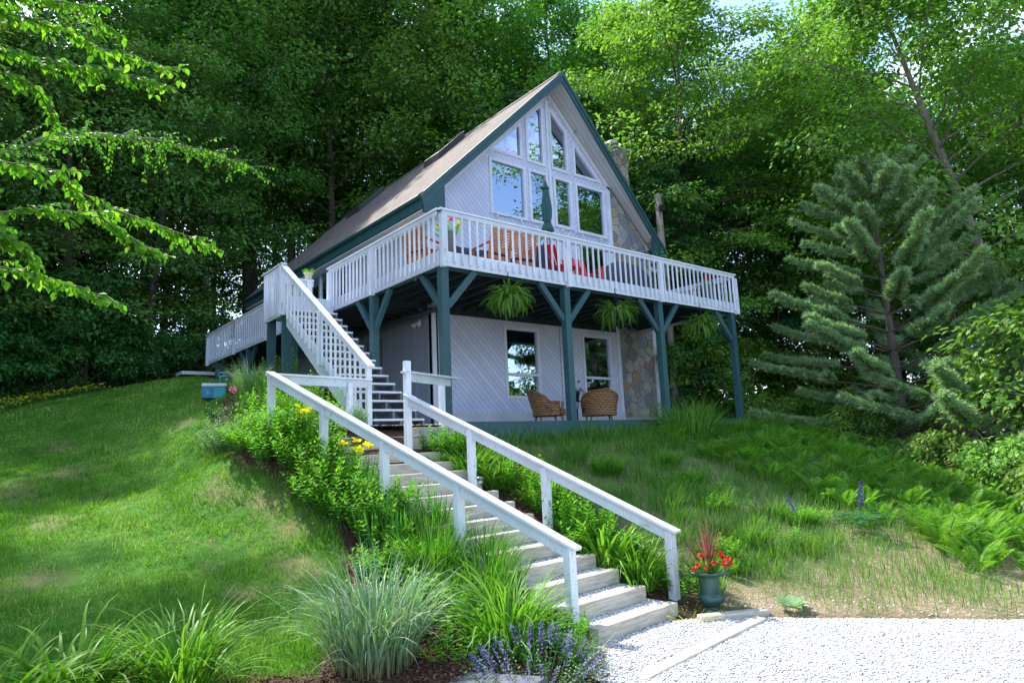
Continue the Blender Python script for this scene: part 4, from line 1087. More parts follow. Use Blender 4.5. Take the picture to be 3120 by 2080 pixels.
# deeper rows
x = -30.0
while x < 40:
    sp.append((x+R6.uniform(-1.2, 1.2), 27+R6.uniform(-1.5, 2)-.15*max(0, x-10), R6.choice((1, 2, 4)), R6.uniform(.9, 1.08), R6.choice((0, 0, 1, 0)))); x += R6.uniform(4.0, 5.6)
x = -36.0
while x < 50:
    sp.append((x, 36+R6.uniform(-2, 3)-.3*max(0, x-15), R6.choice((1, 2, 4)), R6.uniform(.85, 1.02), R6.choice((0, 0, 1, 0)))); x += R6.uniform(5.5, 7.5)
DESC = ('tall mid green maple', 'tall dark green beech', 'tall yellow-green maple')
forest(FRONT, TV, (FOREST1, FOREST2, FOREST3), 'broadleaf_tree', 'tree', DESC, 'at the front edge of the woods')
forest(sp, TV, (FOREST1, FOREST2, FOREST3), 'broadleaf_tree', 'tree', DESC, 'deep in the woods')
x = -24.0
for k in range(15): put_tree('broadleaf_tree', TV[3], (BARK, FOREST2), (x+k*4.1, 31+1.5*(k%3)-.25*max(0, x+k*4.1-12), h1(x+k*4.1, 31)-.3), k*1.3, 1.0, 'low branched dark beech filling the gaps between the deep trunks, '+ORD[k], 'tree', 'low beeches deep in the woods')
# hemlocks
hs = [(12.6, 4.2, 0, .78, 0), (15.5, 5.5, 1, .8, 0), (12.8, 8.6, 1, .9, 0), (19.5, 3.8, 0, .95, 0), (22.5, -.2, 0, .8, 0), (-8.6, 21, 1, 1, 0), (-2.8, 22.5, 1, 1.05, 0), (-18, 20, 1, 1, 0), (16.5, 8.6, 0, 1.0, 0), (26, -3, 1, .75, 0), (13.6, 12.5, 1, 1.05, 0)]
forest(hs, HV, (HEML,), 'hemlock_tree', 'tree', ('dark hemlock with drooping flat branches',), 'in the woods')
# thin tall maples whose gaps dapple the lawn
TS = tree_meshes(27, 4.6, .42, 17, 150, .19, 45, (.6, -.8), trunk_r=.2, spray=.8, sub=5)
for k_, (x, y, r) in enumerate([(-9.8, 18.6, .3), (-13.0, 16.0, 4.0)]): put_tree('thin_maple', TS, (BARK, FOREST1), (x, y, h1(x, y)-.1), r, 1.0, 'very tall thin crowned maple behind the lawn, '+('the middle one', 'the left one', 'the right one')[k_], 'tree', 'thin maples behind the lawn')
# sunlit layered maple right of the gable
LY = tree_meshes(20, 6.4, .22, 58, 150, .17, 44, (-.8, -.5), up=.12, tilt=.35, flat=.10, trunk_r=.26, droop=.35, sub=6)
put_tree('layered_maple', LY, (BARK, FOREST3), (16.0, 6.2, h1(16.0, 6.2)-.2), .8, 1.0, 'tall maple with sunlit layered yellow-green branches just right of the gable', 'tree')
# the big leaning maple on the right
LM = tree_meshes(19, 6.0, .33, 52, 150, .17, 41, (-4.6, 2.0), trunk_r=.30, sub=7, tmpl=T_RHOMB, up=.3)
put_tree('leaning_maple', LM, (BARKL, FOREST3), (20.6, -4.6, h1(20.6, -4.6)-.3), 0, 1.0, 'big leaning maple with pale shaggy bark and sunlit leaves behind the pine', 'tree')
# white pines
PM = pine_meshes(9.7, 4.7, 51, 17); PM2 = pine_meshes(7.0, 3.6, 52, 7, lowest=.2)
put_tree('white_pine', PM, (BARK, PINE_M), (14.0, -2.5, h1(14.0, -2.5)-.2), .95, 1.0, 'tall blue-green white pine with candles rising right of the deck', 'tree')
PM3 = pine_meshes(3.0, 4.0, 53, 5, lowest=.22)
put_tree('white_pine', PM3, (BARK, PINE_M), (12.4, -4.9, h1(12.4, -4.9)-.1), 2.2, 1.0, 'low spreading white pine in front of the tall one, at the right edge', 'tree')
put_tree('white_pine', PM2, (BARK, PINE_M), (17.2, -3.2, h1(17.2, -3.2)-.4), 1.0, 1.15, 'slimmer white pine standing behind the tall one, right of the deck', 'tree')
# near maple sapling at the right edge
SM = tree_meshes(4.6, 1.9, .25, 26, 48, .19, 43, (.2, .1), trunk_r=.05, sub=4, tmpl=T_LOBED)
put_tree('maple_sapling', SM, (BARK, FOREST3), (12.2, -6.8, h1(12.2, -6.8)+.2), 1.0, 1.0, 'young maple with large pale leaves at the right edge of the view', 'tree')
# understorey shrubs
ss = [(-12.5, 14.0, 0), (-10.4, 16.4, 1), (-9.2, 14.9, 0), (-8.2, 16.8, 2), (-6.9, 16.6, 0), (-5.8, 17.4, 1), (-4.8, 17.2, 0), (-3.6, 17.6, 2), (-2.4, 17.4, 0), (-1.2, 17.9, 1), (.3, 17.6, 0), (-7.6, 18.6, 2), (-5.2, 19, 2), (-14.5, 9, 0), (-12.5, 12, 2), (-11.5, 17.5, 2)]
for k_, (x, y, v) in enumerate(sorted(ss, key=lambda q: img_x(q[0], q[1]))):
    put_tree('understorey_shrub', SV[v], (BARK, FOREST2), (x, y, h1(x, y)-.1), R6.uniform(0, 6.28), R6.uniform(.8, 1.1), 'dark leafy shrub at the wood edge behind the lawn, '+ORD[k_], 'shrub', 'shrubs along the edge of the lawn')
rs = [(12.6, -6.6, 0, .8), (11.0, -6.1, 1, .75), (14.2, -7.6, 2, .7), (9.2, -6.3, 1, .75), (9.8, -7.3, 0, .75), (7.9, -7.2, 1, .75), (15.8, -6.5, 0, 1), (8.6, -8.3, 1, .9), (6.9, -7.9, 1, .6), (12.2, -1.9, 1, .7), (10.6, -4.3, 1, .55), (17.5, -1.0, 2, .8), (15.0, .6, 0, .9), (12.3, 1.2, 1, .8), (12.4, 3.0, 2, .9), (13.8, 5.5, 2, 1.0), (11.8, 5.0, 0, 1.1), (13.0, 7.5, 2, 1.0), (15.2, 3.2, 2, 1.0), (17.2, 2.2, 2, 1.0), (12.4, 10.5, 2, 1.1), (19, .5, 2, 1.0)]
for k_, (x, y, v, sc) in enumerate(sorted(rs, key=lambda q: img_x(q[0], q[1]))):
    put_tree('hillside_shrub', SV[v], (BARK, FOREST3), (x, y, h1(x, y)-.15), R6.uniform(0, 6.28), sc, 'bright green leafy shrub beyond the bank on the right, '+ORD[k_], 'shrub', 'bright shrubs along the right edge of the bank')
# trees across the drive, in front of the house (seen mirrored in the panes)
for k_, (x, y, v, sc) in enumerate([(31.8, -19, 1, 1.2), (37, -16.5, 2, 1.3), (38.5, -26, 4, 1.3), (43, -20, 2, 1.4), (45, -13, 4, 1.3)]):
    put_tree('broadleaf_tree', TV[v], (BARK, FOREST1), (x, y, h1(x, y)-.2), R6.uniform(0, 6.28), sc, 'tall tree across the drive mirrored in the right-hand gable windows, '+('nearest the drive', 'second', 'farthest back', 'fourth', 'outermost')[k_], 'tree', 'trees across the drive')

# ---------------------------------------------------------------- near tree whose boughs hang in from the left
nt_root = empty('birch_tree', 'near tree at the left with sunlit bright green boughs over the lawn', 'tree', (0, 0, 0))
bz = h1(-9.2, -3.6)
tk = MB(); tk.tube([(-9.2, -3.6, bz-.3), (-9.1, -3.6, .5), (-8.9, -3.7, 2.4), (-8.9, -3.5, 5), (-8.8, -3.3, 8)], [.17, .14, .11, .08, .03], 10)
BR = {'limb': [(-8.95, -3.3, 2.0), (-6.77, -1.93, 2.75), (-6.45, -2.03, 2.98), (-5.88, -1.69, 3.35), (-5.23, -1.34, 3.59), (-4.51, -0.99, 3.71), (-3.83, -0.68, 3.80)],
 'lowA': [(-9.1, -3.7, 1.2), (-6.91, -4.71, 1.64), (-6.51, -4.53, 1.7), (-6.16, -4.31, 1.59), (-5.78, -4.16, 1.56), (-5.23, -3.96, 1.5)],
 'lowB': [(-9.1, -3.8, .8), (-6.89, -4.97, 1.16), (-6.51, -4.82, 1.31), (-6.19, -4.66, 1.37), (-5.82, -4.46, 1.22)],
 'lowC': [(-9.1, -3.8, .5), (-6.86, -4.98, 0.83), (-6.62, -4.88, 0.82), (-6.38, -4.69, 0.8), (-6.08, -4.52, 0.76)],
 'lowD': [(-9.1, -3.8, .7), (-6.95, -5.2, 1.05), (-6.75, -5.1, 1.0), (-6.6, -5.0, .9)],
 'topA': [(-9, -3.7, 2.2), (-7.02, -4.69, 2.75), (-6.67, -4.53, 2.88), (-6.31, -4.35, 2.92), (-5.96, -4.2, 2.98), (-5.63, -4.11, 3.05)],
 'topB': [(-9, -3.7, 2.0), (-7.0, -4.85, 2.42), (-6.7, -4.65, 2.48), (-6.45, -4.5, 2.59), (-6.1, -4.37, 2.7), (-5.71, -4.27, 2.78)],
 'topC': [(-9, -3.7, 1.8), (-6.98, -4.94, 2.16), (-6.74, -4.86, 2.23), (-6.55, -4.73, 2.18), (-6.51, -4.57, 2.0)],
 'topD': [(-9, -3.7, 2.3), (-6.97, -4.76, 2.88), (-6.58, -4.54, 3.08), (-6.33, -4.4, 3.21), (-6.12, -4.2, 3.18)],
 'shadeB': [(-9, -3.2, 4.5), (-8.5, -1.2, 5.3), (-8, .8, 5.6)], 'shadeC': [(-9, -3.3, 5), (-8, -3.6, 5.6), (-6.6, -4.0, 5.9)]}
LPn, LDn, LNn, LLn, LRn = [], [], [], [], []
for nm, pl in BR.items():
    tk.tube(pl, [(.019 if nm in ('limb',) else .011)*(1-i/len(pl)*.75) for i in range(len(pl))], 6, False)
    fine = nm in ('limb', 'shadeA', 'shadeB', 'shadeC')
    nt2 = 150 if nm == 'limb' else (60 if fine else 44)
    for s in range(nt2):
        f = (.42 if not fine else .3)+(.58 if not fine else .7)*(s+random.random())/nt2
        p = polyline_pts(pl, [f])[0]; d = unit(polyline_pts(pl, [min(1, f+.03)])[0]-polyline_pts(pl, [f-.03])[0])
        sg = random.choice((-1, 1)); sv = np.cross(d, (0, 0, 1))*sg
        tw = unit(d*random.uniform(.5, 1.2)+sv*random.uniform(.1, .8)+np.array((0, 0, random.uniform(-.3, .25))))
        ln = random.uniform(.12, .42) if not fine else random.uniform(.2, .85)
        if nm == 'limb': tw = unit(tw+np.array((0, 0, random.uniform(-.6, .75)))+sv*random.uniform(0, .8))
        ln *= (1.15-.6*f)
        q = [p, p+tw*ln*.5, p+tw*ln+np.array((0, 0, -.12*ln))]
        tk.tube(q, [.006, .004, .002], 4, False)
        nl = max(3, int(ln/(.020 if not fine else .034)))
        tt = (np.arange(nl)+.6)/nl; pp = polyline_pts(q, tt)
        alt = np.where(np.arange(nl) % 2 == 0, 1, -1)[:, None]
        side = unit(np.cross(tw, (0, 0, 1)))
        ld = unit(tw*.5+side*alt*.75+np.array((0, 0, -.75))+rng.normal(0, .28, (nl, 3)))
        LPn.append(pp+rng.normal(0, .006, (nl, 3))); LDn.append(ld)
        LNn.append(unit(side*alt*.35+np.array((0, 0, 1))*.5+rng.normal(0, .4, (nl, 3))-np.array((0, .35, 0))))
        LLn.append(rng.uniform(.042, .08, nl)*(1 if not fine else .8)); LRn.append(rng.random(nl)*(1 if not fine else .5))  # limb and shade boughs get darker leaves: shade put into the leaf colour
tkm = tk.build('trunk', BIRCH, nt_root, True)
P_, D2, N2, L2 = map(np.concatenate, (LPn, LDn, LNn, LLn))
link('crown', card_mesh('crown', P_, D2, N2, L2, L2*.72, T_OVATE, np.concatenate(LRn)), NEARL, nt_root)
# ---------------------------------------------------------------- turf, beds and plants
TURF = foliage('turf_blades', (.05, .16, .012), (.14, .31, .028), (.38, .48, .14), .35, .55, .25)
WILDG = foliage('bank_grass', (.045, .15, .02), (.10, .26, .03), (.24, .34, .09), .35, .55, .25)
DAYL = foliage('daylily_leaves', (.06, .19, .012), (.12, .30, .025), (.20, .38, .04), .35, .5, .22)
IRISL = foliage('iris_leaves', (.045, .17, .03), (.08, .24, .035), (.13, .30, .05), .35, .5, .22)
VARG = foliage('variegated_grass', (.10, .25, .10), (.24, .40, .22), (.50, .60, .44), .25, .5, .3, tipcol=([(.0, (.9, .9, .9)), (.28, (0, 0, 0))], (.22, .16, .08)))
TALLG = foliage('tall_green_grass', (.05, .18, .015), (.10, .27, .025), (.16, .34, .04), .35, .45, .3)
PHLOX = foliage('phlox_leaves', (.05, .20, .015), (.12, .34, .02), (.25, .50, .04), .42, .6, .12)
GREYL = foliage('variegated_grey_leaves', (.11, .24, .10), (.22, .38, .18), (.46, .56, .40), .3, .65, .12)
PEONYL = foliage('peony_leaves', (.016, .075, .02), (.035, .12, .03), (.06, .17, .04), .25, .55, .2)
FERNM = foliage('fern_fronds', (.07, .22, .02), (.14, .34, .03), (.25, .44, .05), .42, .5, .25)
LUPL = foliage('lupine_leaves', (.02, .11, .05), (.04, .16, .07), (.07, .20, .08), .3, .4, .3)
SEDM = foliage('sedum', (.25, .32, .03), (.42, .42, .04), (.62, .50, .03), .3, .5, .3)
def flowerm(name, c1, c2, tr=.3):
    return foliage(name, c1, c2, None, tr, .6, .2)
YEL = flowerm('yellow_petals', (.85, .68, .0), (.9, .80, .03)); PINK = flowerm('pink_petals', (.75, .08, .35), (.85, .25, .5)); REDF = flowerm('red_petals', (.52, .004, .02), (.68, .015, .05))
VIO = flowerm('violet_petals', (.14, .09, .42), (.28, .22, .62)); PURP = flowerm('lupine_petals', (.06, .05, .30), (.16, .13, .48)); MAG = flowerm('magenta_petals', (.7, .01, .18), (.85, .04, .3)); WHP = flowerm('white_petals', (.75, .7, .75), (.8, .78, .8))

def scatter_ground(poly, box, dens, maxd, seed):
    """random points in poly, thinned with distance from the camera spot"""
    g = np.random.default_rng(seed); x0, x1, y0, y1 = box; n = int((x1-x0)*(y1-y0)*dens)
    P = g.uniform((x0, y0), (x1, y1), (n, 2)); P = P[inpoly(P[:, 0], P[:, 1], poly)]
    d = np.hypot(P[:, 0]-CAM.x, P[:, 1]-CAM.y); k = np.minimum(1, (7.5/np.maximum(d, .1))**1.7); P = P[(g.random(len(P)) < k) & (d < maxd)]
    z = np.concatenate([h(c[:, 0], c[:, 1]) for c in np.array_split(P, max(1, len(P)//20000))])
    return np.c_[P, z], np.hypot(P[:, 0]-CAM.x, P[:, 1]-CAM.y)
def pnoise(P, s, seed=0):
    r = np.random.default_rng(seed); v = np.zeros(len(P))
    for k in range(5):
        a = r.uniform(0, 6.28); f = s*(1+.6*k); v += np.sin(P[:, 0]*f*np.cos(a)+P[:, 1]*f*np.sin(a)+r.uniform(0, 6.28))*np.cos(P[:, 0]*f*.7*np.sin(a*2)-P[:, 1]*f*.8+r.uniform(0, 6.28))
    return v/2.2
def tuft(P, az, L, lean, bend, W, seg=2):
    return blades(P, az, L, lean, bend, W, seg, .05)
# lawn
PL, dL = scatter_ground(LAWN, (-9, -.3, -5.2, 16.2), 4200, 30, 3)
nn_ = pnoise(PL, .9, 4); keep = rng.random(len(PL)) < (1-.6*worn(PL[:, 0], PL[:, 1]))*np.clip(1.15+.35*pnoise(PL, 5.5, 19)-1.1*np.clip(nn_-.15, 0, 1.2), .15, 1); PL, dL, nn_ = PL[keep], dL[keep], nn_[keep]
n = len(PL); big_ = np.where((rng.random(n) < .07) & (pnoise(PL, 3.1, 12) > .2), 1.9, 1.0); wide = np.clip(dL/9, .8, 3)
V, F, A = tuft(PL-np.array((0, 0, .01)), rng.uniform(0, 6.28, n), rng.uniform(.03, .09, n)*(1+.4*pnoise(PL, 2.2, 9)+.35*pnoise(PL, 7.5, 39))*big_, np.abs(rng.normal(.25, .3, n)), rng.uniform(.2, 1.1, n), .0082*wide*big_**.6)
A['rnd'] = np.clip(.55*A['rnd']+.22+.24*np.repeat(np.clip(nn_, -1, 1.2), 5)+.2*np.repeat(pnoise(PL, 4.3, 29), 5), 0, 1)
tag(link('lawn_grass', np_mesh('lawn_grass', V, F, A), TURF), 'mown green lawn with bare worn streaks', 'grass', kind='stuff')
# bank grass
PB, dB = scatter_ground(BANK, (-.6, 22, -13, .6), 1500, 32, 5)
nb = pnoise(PB, .8, 6)+.55*np.clip((PB[:, 1]+4.2+.25*PB[:, 0]*0)/2.5, -1, 1)
bottom = np.clip(-(PB[:, 2]+2.05)/.3, 0, 1)
keep = rng.random(len(PB)) < np.clip(.95+.5*nb-.62*bottom, .06, 1); PB, dB = PB[keep], dB[keep]; n = len(PB)
V, F, A = blades(PB-np.array((0, 0, .02)), rng.uniform(0, 6.28, n), rng.uniform(.12, .36, n)*(1+.25*pnoise(PB, 1.5, 8)), np.abs(rng.normal(.2, .22, n)), rng.uniform(.2, 1.3, n), .006*np.clip(dB/9, .8, 3), 3)
tag(link('bank_grass', np_mesh('bank_grass', V, F, A), WILDG), 'wild grass growing over the sloping bank below the patio', 'grass', kind='stuff')
# straw litter lying on the bank
PS, dS = scatter_ground(BANK, (-.6, 16, -11, .3), 420, 24, 15); n = len(PS)
V, F, A = blades(PS+np.array((0, 0, .012)), rng.uniform(0, 6.28, n), rng.uniform(.05, .2, n), rng.normal(1.5, .08, n), rng.normal(0, .15, n), .005*np.clip(dS/9, .8, 3), 2)
STRAW = foliage('dry_straw', (.22, .16, .09), (.42, .34, .22), (.60, .52, .38), .1, .7, .2)
tag(link('straw_litter', np_mesh('straw_litter', V, F, A), STRAW), 'dry straw and clippings lying on the bank', 'straw', kind='stuff')
# bark mulch
PM_, dM = scatter_ground(BED, (-5, 2, -7.6, 9), 1500, 22, 25); PM3, dM3 = scatter_ground(BEDL, (-7.2, -4.5, -7, -3.9), 1500, 22, 26); PM_ = np.r_[PM_, PM3]; ok_ = ~inpoly(PM_[:, 0], PM_[:, 1], PATIO) & ~inpoly(PM_[:, 0], PM_[:, 1], [(-2.1, -5.6), (-.6, -5.6), (-.85, -.2), (-3.3, -.2)]); PM_ = PM_[ok_]; n = len(PM_)
MULCH = foliage('bark_mulch_chips', (.06, .025, .018), (.13, .065, .045), (.26, .17, .13), .0, .9, .1)
V, F, _k = cards(PM_+np.c_[np.zeros((n, 2)), rng.uniform(0, .02, n)], np.c_[rng.normal(0, 1, (n, 2)), rng.normal(0, .25, n)], up_rand(n, .5), rng.uniform(.02, .06, n), rng.uniform(.01, .022, n))
tag(link('bark_mulch', np_mesh('bark_mulch', V, F, {'rnd': np.repeat(rng.random(n), 4), 't': np.zeros(n*4)}), MULCH), 'reddish bark mulch between the bed plants', 'mulch', kind='stuff')

# ---- plant prototypes (local origin at the ground)
def clump_mesh(n, r, L, W, lean, bend, seed, seg=6, taper=True, wob=.08):
    global rng
    old = rng; rng = np.random.default_rng(seed)
    q = np.sqrt(rng.random(n))*r; a = rng.uniform(0, 6.28, n); P = np.c_[q*np.cos(a), q*np.sin(a), np.full(n, -.03)]
    az = a+rng.normal(0, .5, n); ln = np.abs(rng.normal(lean[0], lean[1], n))*(0.45+.75*q/r); V, F, A = blades(P, az, rng.uniform(L[0], L[1], n), ln, rng.uniform(bend[0], bend[1], n), rng.uniform(W[0], W[1], n), seg, wob)
    rng = old; return V, F, A
def stems_mesh(n, r, H, nodes, LL, WW, seed, tmpl=T_LANCE, droop=.1, per=2, spread=.12, upw=.35):
    """upright leafy stems"""
    g = np.random.default_rng(seed); Ps, Ds, Ns, Ls, R_ = [], [], [], [], []; st = MB()
    for i in range(n):
        q = math.sqrt(g.random())*r; a = g.uniform(0, 6.28); b = np.array((q*math.cos(a), q*math.sin(a), 0)); hh = g.uniform(*H)*(1-.25*(q/r)**2)
        tp_ = b+np.array((math.cos(a)*spread*q/r*2, math.sin(a)*spread*q/r*2, hh))+np.r_[g.normal(0, .03, 2), 0]
        st.tube([b-(0, 0, .04), (b+tp_)/2+np.r_[g.normal(0, .012, 2), 0], tp_], [.0045, .004, .002], 3, False)
        ph = g.uniform(0, 6.28); c = g.random()
        for k in range(nodes):
            f = .15+.85*(k+1)/nodes; p = b+(tp_-b)*f
            for j in range(per):
                aa = ph+k*1.57+j*6.283/per+g.normal(0, .2); u = upw+.9*(f**4)
                Ps.append(p); Ds.append((math.cos(aa), math.sin(aa), u-droop)); Ns.append((-math.cos(aa)*u*.8+g.normal(0, .2), -math.sin(aa)*u*.8+g.normal(0, .2), 1)); Ls.append(g.uniform(*LL)*(1-.35*f**3)*(.6+.8*min(f, .5))); R_.append(.35*c+.35*f+.3*g.random())
    Ps, Ds, Ns, Ls = map(np.array, (Ps, Ds, Ns, Ls)); w = Ls*WW
    V, F, k = cards(Ps, Ds, Ns, Ls, w, tmpl); return (V, F, {'rnd': np.repeat(np.clip(R_, 0, 1), k), 't': np.tile(tmpl[0][:, 0], len(Ps))}), st
def proto(kind):
    """returns list of (part name, mesh, material)"""
    return PRO[kind]
def mkm(name, VFA): return np_mesh(name, *VFA)
def mbm(name, mb): me = bpy.data.meshes.new(name); me.from_pydata(mb.v, [], mb.f); me.update(); return me
STEMM = foliage('green_stems', (.05, .15, .03), (.09, .2, .04), None, .1, .5, .3)
PRO = {}
PRO['variegated_grass'] = [('leaves', mkm('leaves', clump_mesh(620, .36, (.62, 1.22), (.012, .021), (.16, .18), (.2, 2.3), 61, 8)), VARG)]
PRO['daylily'] = [('leaves', mkm('leaves', clump_mesh(260, .20, (.55, .88), (.014, .026), (.30, .22), (1.0, 2.3), 62, 8)), DAYL)]
PRO['daylily2'] = [('leaves', mkm('leaves', clump_mesh(230, .24, (.5, .80), (.012, .024), (.34, .25), (1.0, 2.4), 63, 8)), DAYL)]
PRO['broad_daylily'] = [('leaves', mkm('leaves', clump_mesh(130, .20, (.50, .85), (.030, .048), (.34, .24), (1.0, 2.2), 64, 8)), DAYL)]
PRO['tall_grass'] = [('leaves', mkm('leaves', clump_mesh(420, .34, (.45, .85), (.010, .018), (.12, .14), (.15, 1.6), 65, 6)), TALLG)]
PRO['tall_grass2'] = [('leaves', mkm('leaves', clump_mesh(420, .38, (.4, .75), (.009, .017), (.15, .16), (.3, 1.9), 66, 6)), TALLG)]
PRO['small_grass'] = [('leaves', mkm('leaves', clump_mesh(170, .12, (.22, .40), (.008, .014), (.28, .2), (.4, 1.2), 67, 5)), DAYL)]
PRO['iris_leaves'] = [('leaves', mkm('leaves', clump_mesh(60, .20, (.45, .72), (.028, .042), (.10, .10), (0, .35), 68, 6)), IRISL)]
PRO['post_grass'] = [('leaves', mkm('leaves', clump_mesh(520, .60, (.7, 1.25), (.016, .028), (.22, .2), (.6, 2.2), 69, 8)), WILDG)]
PRO['tuft'] = [('leaves', mkm('leaves', clump_mesh(120, .25, (.3, .62), (.010, .018), (.2, .2), (.3, 1.4), 70, 5)), WILDG)]
for i, (nst, r, H) in enumerate([(52, .40, (.38, .66)), (46, .36, (.32, .55)), (60, .46, (.42, .76))]):
    a, s = stems_mesh(nst, r, H, 9, (.09, .145), .38, 80+i); PRO['phlox%d' % i] = [('leaves', mkm('leaves', a), PHLOX), ('stems', mbm('stems', s), STEMM)]
a, s = stems_mesh(56, .38, (.22, .42), 8, (.05, .085), .34, 90); PRO['grey'] = [('leaves', mkm('leaves', a), GREYL), ('stems', mbm('stems', s), STEMM)]
a, s = stems_mesh(46, .42, (.25, .48), 5, (.07, .13), .42, 91, per=4); PRO['peony'] = [('leaves', mkm('leaves', a), PEONYL), ('stems', mbm('stems', s), STEMM)]
a, s = stems_mesh(13, .24, (.75, 1.15), 15, (.09, .13), .26, 92, upw=.15); PRO['tall_stem'] = [('leaves', mkm('leaves', a), PHLOX), ('stems', mbm('stems', s), STEMM)]
a, s = stems_mesh(40, .30, (.2, .38), 5, (.05, .09), .5, 93, T_OVATE, per=3); PRO['leafy'] = [('leaves', mkm('leaves', a), PHLOX), ('stems', mbm('stems', s), STEMM)]
a, s = stems_mesh(60, .24, (.06, .14), 6, (.012, .022), .5, 94, per=3); PRO['sedum'] = [('leaves', mkm('leaves', a), SEDM)]
def frond_mesh(n, L, seed, r=.05, wd=.26, lean=(.35, .12), bend=(.6, 1.2), pairs=20, droop=.0, pw=.72):
    g = np.random.default_rng(seed); Ps, Ds, Ns, Ls, Rr = [], [], [], [], []; st = MB()
    for i in range(n):
        az = i*6.283/n+g.normal(0, .25); th = abs(g.normal(*lean)); bd = g.uniform(*bend); l = g.uniform(*L); p = np.array((math.cos(az)*r, math.sin(az)*r, 0.0)); pts = [p.copy()]; c = g.random()
        sd_ = np.array((-math.sin(az), math.cos(az), 0))
        for k in range(pairs):
            d = np.array((math.sin(th)*math.cos(az), math.sin(th)*math.sin(az), math.cos(th))); p = p+d*l/pairs; th += bd/pairs; pts.append(p.copy()); f = (k+1)/pairs
            w = l*wd*math.sin(math.pi*min(1, .10+.9*f))**.75*(1.0 if f < .9 else .6)+.008
            nr = np.cross(sd_, d); nr = nr if nr[2] > 0 else -nr
            for sg in (-1, 1): Ps.append(p); Ds.append(sd_*sg+d*.45+np.array((0, 0, -droop))); Ns.append(nr+g.normal(0, .12, 3)); Ls.append(w); Rr.append(np.clip(.5*c+.5*g.random(), 0, 1))
        st.tube(pts[::4]+[pts[-1]], [.004]*len(pts[::4])+[.001], 3, False)
    Ps, Ds, Ns, Ls = map(np.array, (Ps, Ds, Ns, Ls)); V, F, k = cards(Ps, Ds, Ns, Ls, np.full(len(Ls), l*pw/pairs), T_RHOMB)
    return (V, F, {'rnd': np.repeat(Rr, k), 't': np.tile(T_RHOMB[0][:, 0], len(Ps))}), st
for i in range(3):
    a, s = frond_mesh(9+i, (.5, .8), 100+i, pairs=22); PRO['fern%d' % i] = [('fronds', mkm('fronds', a), FERNM), ('stems', mbm('stems', s), STEMM)]
def petals(n, c, r, L, W, seed, mat=None, cup=.4):
    g = np.random.default_rng(seed); c = np.atleast_2d(c); P = np.repeat(c, n, 0)+g.normal(0, r, (len(c)*n, 3)); a = g.uniform(0, 6.28, len(P)); D_ = np.stack([np.cos(a), np.sin(a), g.uniform(-.3, .9, len(P))+cup], -1)
    V, F, k = cards(P, D_, unit(g.normal(0, 1, (len(P), 3))+np.array((0, 0, 1))), g.uniform(.7, 1.2, len(P))*L, W, T_OVATE); return V, F, {'rnd': np.repeat(g.random(len(P)), k), 't': np.tile(T_OVATE[0][:, 0], len(P))}

def put(kind, name, cat, label, x, y, rz=None, sc=1.0, group=None, dz=-.01, z=None):
    t = empty(name, label, cat, (x, y, (h1(x, y) if z is None else z)+dz), random.uniform(0, 6.28) if rz is None else rz, group); t.scale = (sc,)*3 if isinstance(sc, (int, float)) else sc
    for nm, me, ma in PRO[kind]:
        if not me.materials: me.materials.append(ma)
        o = bpy.data.objects.new(nm, me); COL.objects.link(o); o.parent = t
    return t
def flowers(parent, name, centres, n, r, L, W, mat, seed, stalk=None):
    """one mesh per bloom"""
    for i, c in enumerate(centres):
        o = link(name, mkm(name, petals(n, np.array(c), r, L, W, seed+i)), mat, parent)
        if stalk:
            s = MB(); s.tube([(c[0]*.5, c[1]*.5, 0), (c[0]*.85, c[1]*.85, c[2]*.6), (c[0], c[1], c[2])], [.005, .004, .003], 4, False); s.build('stalk', STEMM, o)

put('variegated_grass', 'ornamental_grass', 'ornamental grass', 'big clump of pale striped ornamental grass in the foreground left of the daylily', -4.16, -5.08, 0, .9)
put('daylily', 'daylily', 'daylily', 'dense arching daylily clump in the foreground beside the bottom left handrail post', -2.98, -5.36, 0, 1.2)
put('daylily', 'daylily', 'daylily', 'bright daylily clump at the bottom edge left of the striped grass', -5.52, -4.66, 1.2, 1.05)
put('broad_daylily', 'daylily', 'daylily', 'coarse broad leaved daylily in the bottom left corner', -6.22, -4.62, 2.2, 1.0)
put('broad_daylily', 'daylily', 'daylily', 'second coarse broad leaved daylily cut by the bottom left corner', -6.62, -4.9, 4.2, .95)
for i, (x, y, k, s, w) in enumerate([(-2.42, -4.35, 'tall_grass', 1.0, 'nearest the bottom handrail post'), (-2.10, -3.75, 'tall_grass2', 1.0, 'against the handrail, second up from the drive'), (-2.75, -3.75, 'tall_grass', .95, 'behind the striped grass'), (-2.35, -3.15, 'tall_grass2', .9, 'beside the middle handrail post'), (-2.75, -4.65, 'tall_grass2', .9, 'just behind the front daylily')]):
    put(k, 'tall_grass', 'grass clump', 'upright green grass clump left of the steps, '+w, x, y, None, s, 'green grass clumps left of the steps')
for i, (x, y, w) in enumerate([(-2.78, -3.15, 'in front'), (-3.0, -2.9, 'behind')]): put('iris_leaves', 'iris_clump', 'iris', 'pale sword leaved iris clump without flowers above the striped grass, the one '+w, x, y, None, 1.0, 'iris clumps without flowers')
